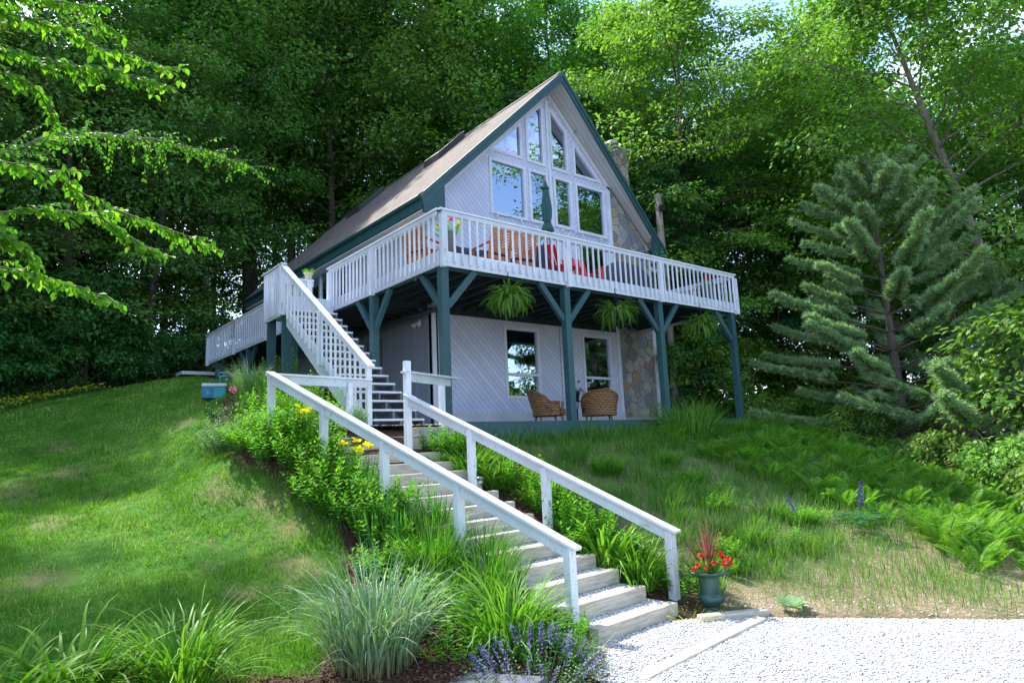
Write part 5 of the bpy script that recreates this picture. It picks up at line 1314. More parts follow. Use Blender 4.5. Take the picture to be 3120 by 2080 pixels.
# yellow irises
def iris(x, y, hts, label, sc=1.0, s0=1):
    t = put('iris_leaves', 'yellow_iris', 'iris', label, x, y, .3*s0, sc, 'yellow flowering irises')
    g = random.Random(s0); flowers(t, 'iris_flower', [(g.uniform(-.22, .22), g.uniform(-.2, .2), hh) for hh in hts], 14, .012, .075, .045, YEL, 300+s0*10, True); return t
iris(-2.62, -1.72, (.68, .62, .56, .72, .60, .66), 'yellow flowered iris with tall sword leaves beside the middle handrail post', 1.0, 1)
iris(-2.92, -.45, (.66, .56, .46, .60, .52), 'yellow flowered iris behind the upper part of the left handrail', 1.0, 2)
iris(-2.30, -3.05, (.86,), 'single yellow iris bud standing in front of the left handrail', 1.0, 3)
# phlox and other leafy plants left of the steps
R7 = random.Random(7)
LEFTP = [(-2.95, -1.4, 'phlox2', .9), (-2.98, -1.05, 'phlox0', 1.0), (-2.98, -1.9, 'phlox2', .95), (-3.02, -1.65, 'phlox1', .95), (-2.85, -2.45, 'phlox0', 1.0), (-2.95, -2.15, 'phlox1', .9), (-2.62, -2.6, 'phlox2', .9), (-3.25, -.6, 'phlox0', .95), (-2.95, -.55, 'phlox2', .95), (-3.4, -.15, 'phlox1', .9), (-3.0, -.05, 'phlox0', 1.0), (-2.95, -.85, 'phlox1', .9), (-2.9, -2.85, 'leafy', 1.1), (-2.6, -3.35, 'leafy', 1.0), (-3.5, .35, 'phlox1', .8), (-3.12, .45, 'phlox0', .85)]
order = ['nearest the drive', 'second up the slope', 'third up the slope', 'fourth up the slope', 'fifth up the slope', 'sixth up the slope', 'seventh up the slope', 'eighth up the slope', 'ninth up the slope', 'tenth up the slope', 'eleventh up the slope', 'twelfth up the slope', 'thirteenth up the slope', 'fourteenth up the slope', 'fifteenth up the slope', 'sixteenth up the slope', 'seventeenth up the slope', 'eighteenth up the slope', 'nineteenth up the slope', 'twentieth up the slope']
for i, (x, y, k, s) in enumerate(sorted(LEFTP, key=lambda q: q[1])):
    put(k, 'leafy_perennial', 'perennial', 'bushy green perennial in the bed left of the garden steps, '+order[i], x, y, None, s, 'green perennials left of the steps')
GRY = [(-3.5, .8, 1.0), (-3.45, 1.25, 1.0), (-3.15, 1.0, 1.0), (-3.3, 1.75, 1.0), (-2.9, .6, 1.0), (-2.75, 1.1, 1.0), (-2.45, .55, 1.0), (-2.2, .2, .95), (-2.35, 1.2, .95), (-2.0, .75, .95), (-3.05, 2.2, .95), (-2.0, -.0, .8)]
for i, (x, y, s) in enumerate(sorted(GRY, key=lambda q: q[0])):
    put('grey', 'variegated_perennial', 'perennial', 'low pale grey-green variegated perennial at the foot of the deck stair, '+order[i].replace('nearest the drive', 'leftmost').replace('up the slope', 'from the left'), x, y, None, s, 'pale variegated perennials')
pn = put('peony', 'peony', 'peony', 'dark leaved peony with one pink bloom left of the handrail top post', -2.75, 2.9, 0, 1.15); flowers(pn, 'peony_flower', [(-.18, -.12, .60)], 30, .022, .042, .036, PINK, 340)
put('peony', 'peony', 'peony', 'dark leaved peony without flowers behind the first', -2.35, 3.6, 1, 1.0)
put('variegated_grass', 'ornamental_grass', 'ornamental grass', 'grass clump arching behind the blue cooler', -1.75, 5.4, 1, .85)
for i, (x, y, s) in enumerate([(-1.95, 2.1, 1.0), (-1.6, 2.9, .9), (-2.3, 2.3, .9), (-1.75, 1.5, .85), (-1.7, 3.9, .9), (-2.2, 4.4, .8), (-1.25, 4.3, 1.0), (-1.0, 5.5, 1.0)]):
    put('tall_stem', 'tall_perennial', 'perennial', 'tall perennial with whorled leaves beside the deck stair, %s from the drive' % ('first', 'second', 'third', 'fourth', 'fifth', 'sixth', 'seventh', 'eighth')[i], x, y, None, s, 'tall whorled perennials')
for i, (x, y, k, s) in enumerate([(-1.9, 1.1, 'phlox1', .9), (-1.85, 2.6, 'phlox0', .9), (-2.5, 1.9, 'phlox2', .9), (-2.0, 3.4, 'phlox2', .9), (-1.5, 5.0, 'phlox0', 1.0), (-1.62, .75, 'leafy', .9)]):
    put(k, 'leafy_perennial', 'perennial', 'bushy green perennial under the deck stair, %s from the drive' % ('first', 'second', 'third', 'fourth', 'fifth', 'sixth')[i], x, y, None, s, 'green perennials under the deck stair')
# right of the steps
RP = [(-.35, -.85, 'phlox1', .8), (-.62, -.95, 'phlox0', .85), (-.20, -1.25, 'daylily2', .8), (-.6, -1.55, 'daylily2', 1.1), (-.4, -1.95, 'broad_daylily', 1.0), (-.15, -2.35, 'phlox0', .9), (-.30, -2.75, 'daylily2', .75), (-.02, -2.9, 'phlox1', .9), (-.25, -3.2, 'phlox2', .8), (-.32, -3.65, 'phlox0', .9), (-.05, -3.6, 'leafy', 1.0), (-.45, -4.25, 'broad_daylily', 1.15), (-.38, -4.7, 'daylily', 1.0), (-.5, -3.95, 'phlox1', .9), (-.18, -4.15, 'leafy', 1.0), (-.12, -5.1, 'leafy', 1.05), (-.08, -5.35, 'tall_stem', .55), (-.9, -1.2, 'leafy', .6)]
for i, (x, y, k, s) in enumerate(sorted(RP, key=lambda q: q[1])):
    lily = 'daylily' in k
    put(k, 'daylily' if lily else 'leafy_perennial', 'daylily' if lily else 'perennial', ('arching yellow-green daylily' if lily else 'bushy green perennial')+' right of the garden steps, '+order[i], x, y, None, s, 'plants right of the garden steps')
# foreground corner: catmint, little grass, leafy weeds, sedum
ct = empty('catmint', 'mound of catmint with violet flower spikes at the bottom of the picture', 'catmint', (-3.20, -5.98, h1(-3.20, -5.98)), 0)
a, s = stems_mesh(80, .38, (.16, .36), 8, (.018, .032), .6, 120, T_OVATE, spread=.2); link('leaves', mkm('leaves', a), GREYL, ct); s.build('stems', STEMM, ct)
g = np.random.default_rng(5); PP = []
for i in range(75):
    q = math.sqrt(g.random())*.48; aa = g.uniform(0, 6.28); b0 = np.array((q*math.cos(aa), q*math.sin(aa), .30-.28*(q/.5)**2)); dd = unit(np.array((math.cos(aa)*q*1.2, math.sin(aa)*q*1.2, .6)))
    for f in np.arange(0, .16, .011): PP.append(b0+dd*f+g.normal(0, .007, 3))
link('flower_spikes', mkm('flower_spikes', petals(2, np.array(PP), .004, .014, .011, 121)), VIO, ct)
put('small_grass', 'small_grass', 'grass clump', 'small bright grass tuft between the catmint and the gravel', -2.55, -5.78, 0, 1.0)
put('leafy', 'leafy_weed', 'perennial', 'feathery leafy plant at the foot of the bottom left handrail post', -2.38, -5.40, 0, .8)
put('leafy', 'leafy_weed', 'perennial', 'leafy geranium between the daylily and the bottom handrail post', -2.55, -4.95, 1, .9)
for i_, (x, y, k, s) in enumerate([(-3.42, -4.75, 'leafy', 1.0), (-3.35, -4.2, 'leafy', 1.1), (-3.2, -3.6, 'phlox1', .8), (-3.55, -5.35, 'leafy', .7), (-3.0, -4.35, 'tall_grass2', .7), (-2.55, -5.3, 'leafy', .9)]):
    put(k, 'leafy_filler', 'perennial', 'low leafy plant filling the bed behind the striped grass, '+order[i_], x, y, None, s, 'low fillers behind the striped grass')
put('sedum', 'sedum', 'sedum', 'yellow flowering sedum cushion left of the urn', -.62, -5.52, 0, 1.0)
put('small_grass', 'small_grass', 'grass clump', 'small pale grass tuft behind the urn', .15, -5.35, 1, .9)
# bank: grass at the posts, ferns, lupines, burdock
put('post_grass', 'tall_bank_grass', 'grass clump', 'big arching clump of blue-green grass in front of the third deck post', 6.2, -.75, 0, 1.0)
put('post_grass', 'tall_bank_grass', 'grass clump', 'arching grass clump in front of the last deck post', 9.4, -.85, 1, .7)
for i, (x, y, s) in enumerate([(1.0, -.55, 1.0), (1.7, -.5, .9), (2.3, -.6, 1.0), (3.1, -.55, 1.1), (3.6, -.6, 1.0), (4.2, -.6, 1.0), (4.8, -.5, 1.0), (5.4, -.6, 1.0), (8.0, -.7, 1.0), (8.7, -.8, 1.0), (10.3, -.7, 1.0), (7.2, -.8, 1.1)]):
    put('tuft', 'grass_tuft', 'grass tuft', 'loose grass tuft against the teal patio edging, %s' % order[i].replace('nearest the drive', 'leftmost').replace('up the slope', 'from the left'), x, y, None, s, 'grass tufts along the patio edging')
for i in range(110):
    x, y = R7.uniform(.7, 8), R7.uniform(-5.6, -.9); 
    put('tuft', 'bank_tuft', 'grass tuft', 'grass tuft on the open bank below the patio', x, y, None, R7.uniform(.5, .9), 'grass tufts on the open bank')
fr = []
FP = [(5.2, -1.0), (4.6, -2.4), (4.7, -4.0), (4.4, -5.3), (3.8, -6.3), (2.9, -7.2), (3.0, -8), (6, -8.2), (9, -6.8), (12.5, -4.5), (12.5, -1), (9, -.6)]
for i in range(900):
    x, y = R7.uniform(2.8, 12.5), R7.uniform(-8.3, -.6)
    if inpoly(np.array([x]), np.array([y]), FP)[0] and len(fr) < 270 and all((x-a)**2+(y-b)**2 > .075 for a, b in fr): fr.append((x, y))
for i in range(4): fr.append((R7.uniform(3.0, 6.5), R7.uniform(-7.4, -6.2)))
for x, y in fr: put('fern%d' % R7.randrange(3), 'fern', 'fern', 'green fern on the right part of the bank', x, y, None, R7.uniform(.5, .85), 'ferns on the bank')
put('fern1', 'fern', 'fern', 'largest bright ostrich fern at the lower right of the bank', 3.55, -6.75, 0, 1.0); put('fern2', 'fern', 'fern', 'ostrich fern just behind the largest one', 4.1, -6.6, 0, .9)
def lupine(x, y, label, lean, sc, leafs=True):
    t = empty('lupine', label, 'lupine', (x, y, h1(x, y)), 0); t.scale = (sc,)*3
    if leafs:
        Ps, Ds, Ns = [], [], []; g = np.random.default_rng(int(abs(x)*10))
        for i in range(46):
            q = math.sqrt(g.random())*.34; a = g.uniform(0, 6.28); c = np.array((q*math.cos(a), q*math.sin(a), .18+.25*g.random()*(1-q)))
            for k in range(8): b = k*.785; Ps.append(c); Ds.append((math.cos(b), math.sin(b), .1)); Ns.append((g.normal(0, .2), g.normal(0, .2), 1))
        link('leaves', card_mesh('leaves', np.array(Ps), np.array(Ds), np.array(Ns), .085, .026, T_LANCE), LUPL, t)
    s = MB(); top = Vector((lean, -.05, .78)); s.tube([(0, 0, 0), top*.5+Vector((0, 0, .08)), top], [.006, .005, .003], 5, False); s.build('stalk', STEMM, t)
    C_ = np.array([tuple(top*(.52+.48*f)+Vector((0, 0, .04*(1-f)))) for f in np.linspace(0, 1, 22)]); C_ = np.repeat(C_, 6, 0); C_ += np.random.default_rng(9).normal(0, .018, C_.shape)*np.repeat(np.linspace(1.2, .4, 22), 6)[:, None]
    link('flower_spike', mkm('flower_spike', petals(2, C_, .004, .026, .018, 131)), PURP, t)
lupine(3.45, -5.70, 'upright purple lupine spike over dark palmate leaves on the bank', .02, 1.0); lupine(2.85, -5.1, 'fallen purple lupine spike leaning left on the bank', -.55, .75, False)
for i_ in range(70):
    x, y = R7.uniform(.6, 8.5), R7.uniform(-5.8, -.9)
    put(R7.choice(('leafy', 'phlox1', 'leafy')), 'bank_weed', 'weed', 'leafy green weed among the grass of the bank', x, y, None, R7.uniform(.35, .75), 'leafy weeds on the bank')
# burdock-like rosettes on the bank and by the drive
for x, y, s, lb in [(.32, -6.22, 1.0, 'small low rosette of rounded leaves at the edge of the gravel'), (6.1, -1.65, 1.8, 'broad leaved rosette below the third deck post'), (5.3, -1.4, 1.6, 'broad leaved rosette just left of the one under the third post')]:
    t = empty('leaf_rosette', lb, 'weed', (x, y, h1(x, y)), 0); g = np.random.default_rng(int(x*7)); n = 12; a = np.linspace(0, 6.28, n)+g.normal(0, .2, n)
    link('leaves', card_mesh('leaves', np.c_[np.cos(a)*.05, np.sin(a)*.05, np.full(n, .03)], np.c_[np.cos(a), np.sin(a), g.uniform(.2, .8, n)], np.c_[-np.cos(a)*.4, -np.sin(a)*.4, np.ones(n)], .17*s*g.uniform(.8, 1.2, n), .12*s, T_OVATE), GREYL, t)
# yellow flowering ground cover at the foot of the woods, dead twigs
CARP = [(-9, 8), (-11, 16.3), (-6, 17.2), (-3.5, 16.7), (-3.2, 15.2), (-5.2, 14.4), (-6.2, 12.8), (-7.2, 10.5)]
PC = scatter_poly(CARP, 5200, (-11, -3, 8, 17.2)); zc = h(PC[:, 0], PC[:, 1]); n = len(PC)
a = rng.uniform(0, 6.28, n); link_ = link('ground_cover', card_mesh('ground_cover', np.c_[PC, zc+rng.uniform(.02, .22, n)], np.c_[np.cos(a), np.sin(a), rng.uniform(-.2, .5, n)], up_rand(n, .4), rng.uniform(.08, .16, n), .07, T_OVATE), FOREST2); tag(link_, 'dark leafy ground cover where the lawn meets the woods', 'ground cover', kind='stuff')
PF = scatter_poly(CARP, 1300, (-9.5, -3, 8, 17)); zf_ = h(PF[:, 0], PF[:, 1])
fo = link('yellow_flowers', mkm('yellow_flowers', petals(5, np.c_[PF, zf_+rng.uniform(.12, .28, len(PF))], .006, .035, .03, 150)), YEL); tag(fo, 'drift of tiny yellow flowers at the edge of the woods', 'flowers', kind='stuff')
# forest-floor ferny undergrowth in the right-hand woods
UND = [(10.5, -2.5), (13, -1), (14, 3), (20, 3), (24, -3), (20, -6), (15, -6.5), (12, -4.8)]
PU = scatter_poly(UND, 7000, (10, 24, -7, 3)); n = len(PU); a = rng.uniform(0, 6.28, n)
tag(link('undergrowth', card_mesh('undergrowth', np.c_[PU, h(PU[:, 0], PU[:, 1])+rng.uniform(.02, .45, n)], np.c_[np.cos(a), np.sin(a), rng.uniform(-.2, .6, n)], up_rand(n, .4), rng.uniform(.1, .2, n), .08, T_OVATE), FOREST2), 'low green undergrowth on the floor of the right-hand woods', 'ground cover', kind='stuff')
# ---------------------------------------------------------------- furniture and small things
FL = ZF
def weave_mat():
    m, t, b = nt('wicker'); v = objco(t)
    w = nd(t, 'ShaderNodeTexWave', wave_type='BANDS', bands_direction='Z'); w.inputs['Scale'].default_value = 8; w.inputs['Distortion'].default_value = 1.5; w.inputs['Detail Scale'].default_value = 4
    c = nd(t, 'ShaderNodeTexChecker'); c.inputs['Scale'].default_value = 20; t.links.new(v, c.inputs['Vector']); t.links.new(v, w.inputs['Vector'])
    f = math_n(t, 'MULTIPLY', w.outputs['Fac'], math_n(t, 'ADD', .55, math_n(t, 'MULTIPLY', c.outputs['Fac'], .45)))
    t.links.new(ramp(t, f, [(.1, (.05, .02, .008)), (.45, (.27, .125, .04)), (.9, (.50, .27, .10))]), b.inputs['Base Color']); b.inputs['Roughness'].default_value = .5
    bump(t, b, f, .012, .9); return m
WICK = weave_mat()
def wicker(x, y, rz, label):
    t = empty('wicker_chair', label, 'chair', (x, y, -.01), rz, 'wicker chairs on the patio')
    # shell opens toward local -Y; back at +Y
    V = []; Fc = []; na, nz_ = 40, 10
    def top(a):
        k = abs(a)/math.radians(125); return .50+.30*max(0, math.cos(min(1, k*1.5)*math.pi/2))**.6
    for j in range(nz_+1):
        for i in range(na+1):
            a = math.radians(-125+250*i/na); zt = top(a); z = .20+(zt-.20)*j/nz_
            fl = 1+.30*max(0, (z-.36))*(1.3 if abs(a) < 1.2 else .7)
            V.append((math.sin(a)*.43*fl, math.cos(a)*.36*fl+.02+.16*max(0, z-.3), z))
    for j in range(nz_):
        for i in range(na):
            a = abs(-125+250*(i+.5)/na)
            if 62 < a < 88 and 2 <= j <= 4: continue
            k = j*(na+1)+i; Fc.append((k, k+1, k+na+2, k+na+1))
    m = MB(); m.add(V, Fc); o = m.build('back_shell', WICK, t, True); s = o.modifiers.new('thick', 'SOLIDIFY'); s.thickness = .03
    r = MB(); r.tube([V[nz_*(na+1)+i] for i in range(na+1)], .026, 8); r.build('rolled_rim', WICK, t, True)
    st_ = MB(); st_.lathe([(.0, .36), (.34, .37), (.375, .35), (.38, .22), (.35, .20), (0, .20)], (0, -.01, 0), 24); st_.build('seat', WICK, t, True)
    for sx in (-1, 1):
        a = MB(); a.tube([(sx*.36, -.20, .20), (sx*.385, -.235, .51)], .032, 8); a.build('arm_post', WICK, t, True)
        MB().tube([(sx*.28, -.22, .22), (sx*.31, -.25, .0)], [.024, .016], 8).build('leg', WICK, t, True)
        MB().tube([(sx*.24, .24, .22), (sx*.27, .30, .0)], [.024, .016], 8).build('leg', WICK, t, True)
    return t
wicker(3.62, 1.15, math.radians(62), 'wicker chair left of the second deck post, turned sideways')
wicker(5.30, 1.15, math.radians(143), 'wicker chair right of the second deck post, seen from behind')

# plant stand, pot, geranium
ps = empty('plant_stand', 'tall black iron plant stand between the wicker chairs', 'plant stand', (5.12, 1.75, -.02))
m = MB(); m.lathe([(.12, .60), (.13, .615), (.12, .63), (0, .63)], (0, 0, 0), 18)
for k in range(3):
    a = k*2.094; m.tube([(math.cos(a)*.13, math.sin(a)*.13, 0), (math.cos(a)*.03, math.sin(a)*.03, .12), (math.cos(a)*.035, math.sin(a)*.035, .40), (math.cos(a)*.08, math.sin(a)*.08, .5), (math.cos(a)*.05, math.sin(a)*.05, .56), (math.cos(a)*.11, math.sin(a)*.11, .61)], .009, 6)
m.build('stand_frame', METALD, ps, True)
POTD = plain('dark_glazed_pot', (.025, .03, .05), None, 4, .3)
def flowerpot(name, label, cat, loc, prof, potmat, leafkind, ls, blooms, bmat, seed, bl=.03, soil=True):
    t = empty(name, label, cat, loc)
    MB().lathe(prof, (0, 0, 0), 26).build('pot', potmat, t, True)
    top_ = max(p[1] for p in prof)
    for nm, me, ma in PRO[leafkind]:
        if not me.materials: me.materials.append(ma)
        o = bpy.data.objects.new(nm, me); COL.objects.link(o); o.parent = t; o.location = (0, 0, top_-.03); o.scale = (ls,)*3
    for i, c in enumerate(blooms):
        link('flower', mkm('flower', petals(16, np.array((c[0], c[1], c[2]+top_)), bl*.45, bl, bl*.8, seed+i)), bmat[i % len(bmat)] if isinstance(bmat, list) else bmat, t)
    return t
flowerpot('geranium_pot', 'magenta geranium in a dark pot on the iron stand', 'potted plant', (5.12, 1.75, .61), [(.0, 0), (.07, 0), (.105, .20), (.115, .21), (.11, .23), (.09, .22), (0, .20)], POTD, 'leafy', .42, [(-.05, 0, .27), (.12, 0, .26), (.17, -.05, .02), (-.08, .04, .22), (.20, -.06, -.04)], MAG, 400, .045)
# hanging ferns
FB = []
for i in range(2):
    a, s = frond_mesh(190, (.36, .60), 200+i, r=.10, wd=.055, lean=(.8, .5), bend=(1.1, 2.7), pairs=34, droop=.25, pw=.7); FB.append((mkm('fronds', a), mbm('frond_ribs', s)))
BOST = foliage('boston_fern', (.07, .20, .02), (.16, .32, .04), (.28, .44, .07), .4, .5, .25)
for x, w, i in ((1.55, 'between the first and second deck posts', 0), (4.80, 'between the second and third deck posts', 1), (8.12, 'between the third and last deck posts', 0)):
    t = empty('hanging_fern', 'hanging boston fern basket '+w, 'hanging plant', (x, -.08, 2.50), i*1.3+x, 'hanging ferns under the deck rim')
    b = MB(); b.lathe([(0, -.16), (.08, -.16), (.13, .02), (.14, .04), (.12, .04), (0, .02)], (0, 0, 0), 18); b.build('basket', METALD, t, True)
    hk = MB()
    for k in range(3): a = k*2.094; hk.tube([(math.cos(a)*.13, math.sin(a)*.13, .03), (0, 0, .42)], .004, 4)
    hk.tube([(0, 0, .40), (.02, 0, .42), (.02, 0, .46), (0, 0, .50), (-.02, 0, .54), (-.015, 0, .59), (.01, 0, .60)], .008, 6); hk.build('hook', METALD, t, True)
    for nm, me, ma in (('fronds', FB[i][0], BOST), ('frond_ribs', FB[i][1], BOST)):
        if not me.materials: me.materials.append(ma)
        o = bpy.data.objects.new(nm, me); COL.objects.link(o); o.parent = t
# urn by the steps
URNM = plain('green_cast_iron', (.035, .10, .09), (.02, .06, .056), 6, .42, .003)
ur = empty('urn_planter', 'green cast urn of red flowers and purple spikes beside the bottom step', 'planter', (-.22, -5.58, -2.405))
prof = [(0, 0), (.10, 0), (.105, .02), (.055, .04), (.05, .055), (.08, .07), (.12, .10), (.135, .14), (.13, .18), (.115, .195), (.112, .20), (.115, .205), (.112, .36), (.115, .385), (.16, .40), (.225, .425), (.245, .44), (.24, .452), (.20, .44), (.12, .40), (0, .39)]
MB().lathe(prof, (0, 0, 0), 48, lambda i, a: (.035*math.sin(a*20) if 5 <= i <= 8 else (.02*math.sin(a*24) if 15 <= i <= 17 else 0))).build('urn', URNM, ur, True)
MB().lathe([(0, .40), (.12, .405), (.125, .38)], (0, 0, 0), 16).build('soil', POTD, ur)
CORD = foliage('cordyline_blades', (.14, .04, .05), (.28, .09, .09), (.45, .22, .18), .3, .3, .5)
link('cordyline', mkm('cordyline', blades(np.c_[rng.normal(0, .025, (30, 2)), np.full(30, .40)], rng.uniform(0, 6.28, 30), rng.uniform(.42, .66, 30), np.abs(rng.normal(.05, .28, 30)), rng.uniform(0, .35, 30), .024, 6, .02)), CORD, ur)
a, s = stems_mesh(70, .19, (.09, .20), 7, (.028, .05), .45, 210, spread=.045); link('leaves', mkm('leaves', a), PHLOX, ur).location = (0, 0, .40); s.build('stems', STEMM, ur).location = (0, 0, .40)
flowers(ur, 'flower', [(-.26, -.05, .53), (-.20, -.12, .50), (-.24, .02, .48), (-.12, -.16, .56), (-.02, -.22, .53), (.06, -.20, .50), (.14, -.16, .58), (.22, -.12, .54), (.27, -.02, .55), (.24, -.16, .50), (.08, -.1, .62), (-.1, .02, .62)], 9, .010, .042, .036, REDF, 420)
# dark mulch strip by the urn
for i, (x, y) in enumerate([(.05, -5.78), (.22, -5.92), (-.42, -5.62)]):
    pass

# cooler on the lawn
BLUE = plain('cooler_blue', (.015, .16, .33), (.01, .12, .27), 3, .4); TEALP = plain('cooler_teal', (.02, .30, .38), None, 3, .4)
cz_ = h1(-2.28, 7.0)
co = empty('cooler', 'blue wheeled picnic cooler with white lid and raised handle on the lawn', 'cooler', (-2.1, 7.2, cz_+.04), math.radians(-14)); co.scale = (.85, .85, 1.15)
MB().box(-.32, .32, -.2, .2, .05, .31).build('body', TEALP, co, bevel=.03); MB().box(-.335, .335, -.215, .215, .31, .38).build('lid', TRIM, co, bevel=.02)
MB().box(-.325, -.02, -.215, -.195, .07, .29).build('front_panel', BLUE, co, bevel=.01)
MB().box(-.22, -.10, -.228, -.213, .12, .23).build('latch', TEALP, co, bevel=.01)
hh = MB(); hh.tube([(.16, .1, .33), (.16, .12, .52), (.13, .12, .55)], .014, 6); hh.tube([(.34, .1, .33), (.34, .12, .52), (.37, .12, .55)], .014, 6)
hh.tube([(.12, .12, .56), (.10, .12, .60), (.13, .12, .64), (.37, .12, .64), (.40, .12, .60), (.38, .12, .56), (.12, .12, .56)], .018, 8); hh.build('pull_handle', TEALP, co, True)
for s in (-1, 1):
    w = MB(); w.lathe([(0, -.02), (.06, -.02), (.06, .02), (0, .02)], (0, 0, 0), 16); o = w.build('wheel', METALD, co); o.location = (.26, s*.205, .06); o.rotation_euler = (math.radians(90), 0, 0)
# umbrella on the deck
um = empty('patio_umbrella', 'closed teal patio umbrella standing on the deck in front of the gable windows', 'umbrella', (4.22, 1.5, FL)); um.scale = (.85, .85, 1)
MB().lathe([(.0, 0), (.26, 0), (.26, .04), (.06, .08), (.04, .25), (0, .25)], (0, 0, 0), 20).build('base', METALD, um, True)
MB().tube([(0, 0, .1), (0, 0, 2.98)], .021, 10).build('pole', METALG, um, True)
CLOTH = plain('teal_canvas', (.025, .10, .105), (.018, .07, .078), 3, .8, .01)
MB().lathe([(.08, 1.56), (.17, 1.58), (.14, 1.70), (.085, 1.83), (.12, 1.95), (.135, 2.15), (.12, 2.35), (.09, 2.55), (.06, 2.78), (.03, 2.92), (0, 2.93)], (0, 0, 0), 64, lambda i, a: .20*math.sin(a*8+i*.15)*(1 if i < 9 else .3)).build('canopy', CLOTH, um, True)
MB().lathe([(.09, 1.81), (.105, 1.83), (.09, 1.86)], (0, 0, 0), 20).build('tie_strap', NAVY, um, True)
MB().lathe([(.075, 2.72), (.10, 2.70), (.06, 2.80)], (0, 0, 0), 20, lambda i, a: .2*math.sin(a*8)).build('vent_flap', CLOTH, um, True)
MB().lathe([(0, 2.92), (.02, 2.93), (.022, 2.97), (0, 3.0)], (0, 0, 0), 10).build('finial', METALD, um, True)

# teak dining chairs with chevron backs
def teak_chair(x, y, rz, label, cushion=False):
    """local: back at -Y, facing +Y"""
    t = empty('teak_chair', label, 'chair', (x, y, FL), rz, 'teak chairs on the deck')
    w = .29
    for s in (-1, 1):
        MB().beam((s*w, -.26, 0), (s*w, -.30, .45), .045, .045, up=(0, 1, 0)).build('leg', TEAK, t)
        MB().beam((s*w, .26, 0), (s*w, .26, .64), .045, .045, up=(0, 1, 0)).build('leg', TEAK, t)
        MB().beam((s*w, -.30, .42), (s*w, -.42, 1.05), .05, .035, up=(0, 1, 0)).build('back_stile', TEAK, t)
        MB().beam((s*w, .30, .655), (s*w, -.36, .70), .06, .028).build('armrest', TEAK, t)
    b = MB(); b.beam((-w, -.425, 1.04), (w, -.425, 1.04), .03, .09, up=(0, -.2, 1)); b.beam((-w, -.33, .52), (w, -.33, .52), .03, .08, up=(0, -.2, 1))
    b.beam((0, -.33, .5), (0, -.42, 1.02), .05, .03, up=(0, 1, 0)); b.build('back_rails', TEAK, t)
    c = MB()
    for k in range(8):
        z0 = .50+k*.062; yy = lambda z: -.325-.16*(z-.5)
        for s in (-1, 1): c.beam((0, yy(z0), z0), (s*w, yy(z0+.15), z0+.15 if k < 7 else z0+.12), .016, .040, up=(0, -.15, 1))
    c.build('chevron_slats', TEAK, t)
    s_ = MB()
    for k in range(7): s_.box(-w, w, -.27+k*.085, -.20+k*.085, .42, .44)
    s_.box(-w, w, .27, .30, .36, .42); s_.box(-w, w, -.30, -.27, .34, .42)
    s_.build('seat', TEAK, t)
    if cushion:
        MB().box(-w+.02, w-.02, -.27, .26, .445, .50).build('cushion', NAVY, t, bevel=.02)
    return t
teak_chair(2.00, 1.05, math.radians(4), 'teak chair with chevron slatted back, left of the pair seen from behind', True)
teak_chair(2.80, 1.10, math.radians(-6), 'teak chair with chevron slatted back, right of the pair beside the navy cover', True)
teak_chair(.62, 1.55, math.radians(-75), 'teak chair turned sideways near the deck corner behind the grey planter', True)
teak_chair(1.45, 2.75, math.radians(180), 'teak chair on the far side of the dining table', True)
# table under a navy cover that sags between supports
tb = empty('dining_table', 'teak dining table under a sagging navy cover on the deck', 'table', (1.75, 1.95, FL))
for sx in (-.62, .62):
    for sy in (-.35, .35): MB().box(sx-.03, sx+.03, sy-.03, sy+.03, 0, .70).build('leg', TEAK, tb)
MB().box(-.72, .72, -.45, .45, .70, .735).build('tabletop', TEAK, tb)
cv = tb
nxn, nyn = 30, 18; V = []
for j in range(nyn+1):
    for i in range(nxn+1):
        x = -.85+1.7*i/nxn; y = -.58+1.16*j/nyn; e = max(abs(x)-.72, abs(y)-.45, 0)/.13
        V.append((x*(1-.02*e), y*(1-.03*e), .745+.10*(x/.85)**2*(abs(y) < .5)-.42*min(1, e)**1.1+.012*math.sin(x*14+y*9)))
Fc = [(j*(nxn+1)+i, j*(nxn+1)+i+1, (j+1)*(nxn+1)+i+1, (j+1)*(nxn+1)+i) for j in range(nyn) for i in range(nxn)]
mm = MB(); mm.add(V, Fc); cov = mm.build('table_cover', NAVY, None, True); cov.location = (1.75, 1.95, FL); tag(cov, 'navy cover draped over the teak dining table', 'cover'); s = cov.modifiers.new('t', 'SOLIDIFY'); s.thickness = .008
# navy draped lounge cover beside the chairs
V = []; prof_ = [(-.30, 0), (-.33, .35), (-.30, .75), (-.18, 1.0), (.02, 1.06), (.18, .92), (.26, .55), (.30, .0)]
for k in range(9):
    yy = -.35+.7*k/8; V += [(px*(1+.04*math.sin(k*1.9+i)), yy+.03*math.sin(i*1.3), pz*(.93+.07*math.sin(k*.9))) for i, (px, pz) in enumerate(prof_)]
Fc = [(k*8+i, k*8+i+1, (k+1)*8+i+1, (k+1)*8+i) for k in range(8) for i in range(7)]+[tuple(range(8)), tuple(range(71, 63, -1))]
mm = MB(); mm.add(V, Fc); cc = mm.build('covered_chair', NAVY, None, True); cc.location = (3.62, 1.45, FL); tag(cc, 'chair hidden under a navy cloth cover left of the umbrella', 'covered chair')
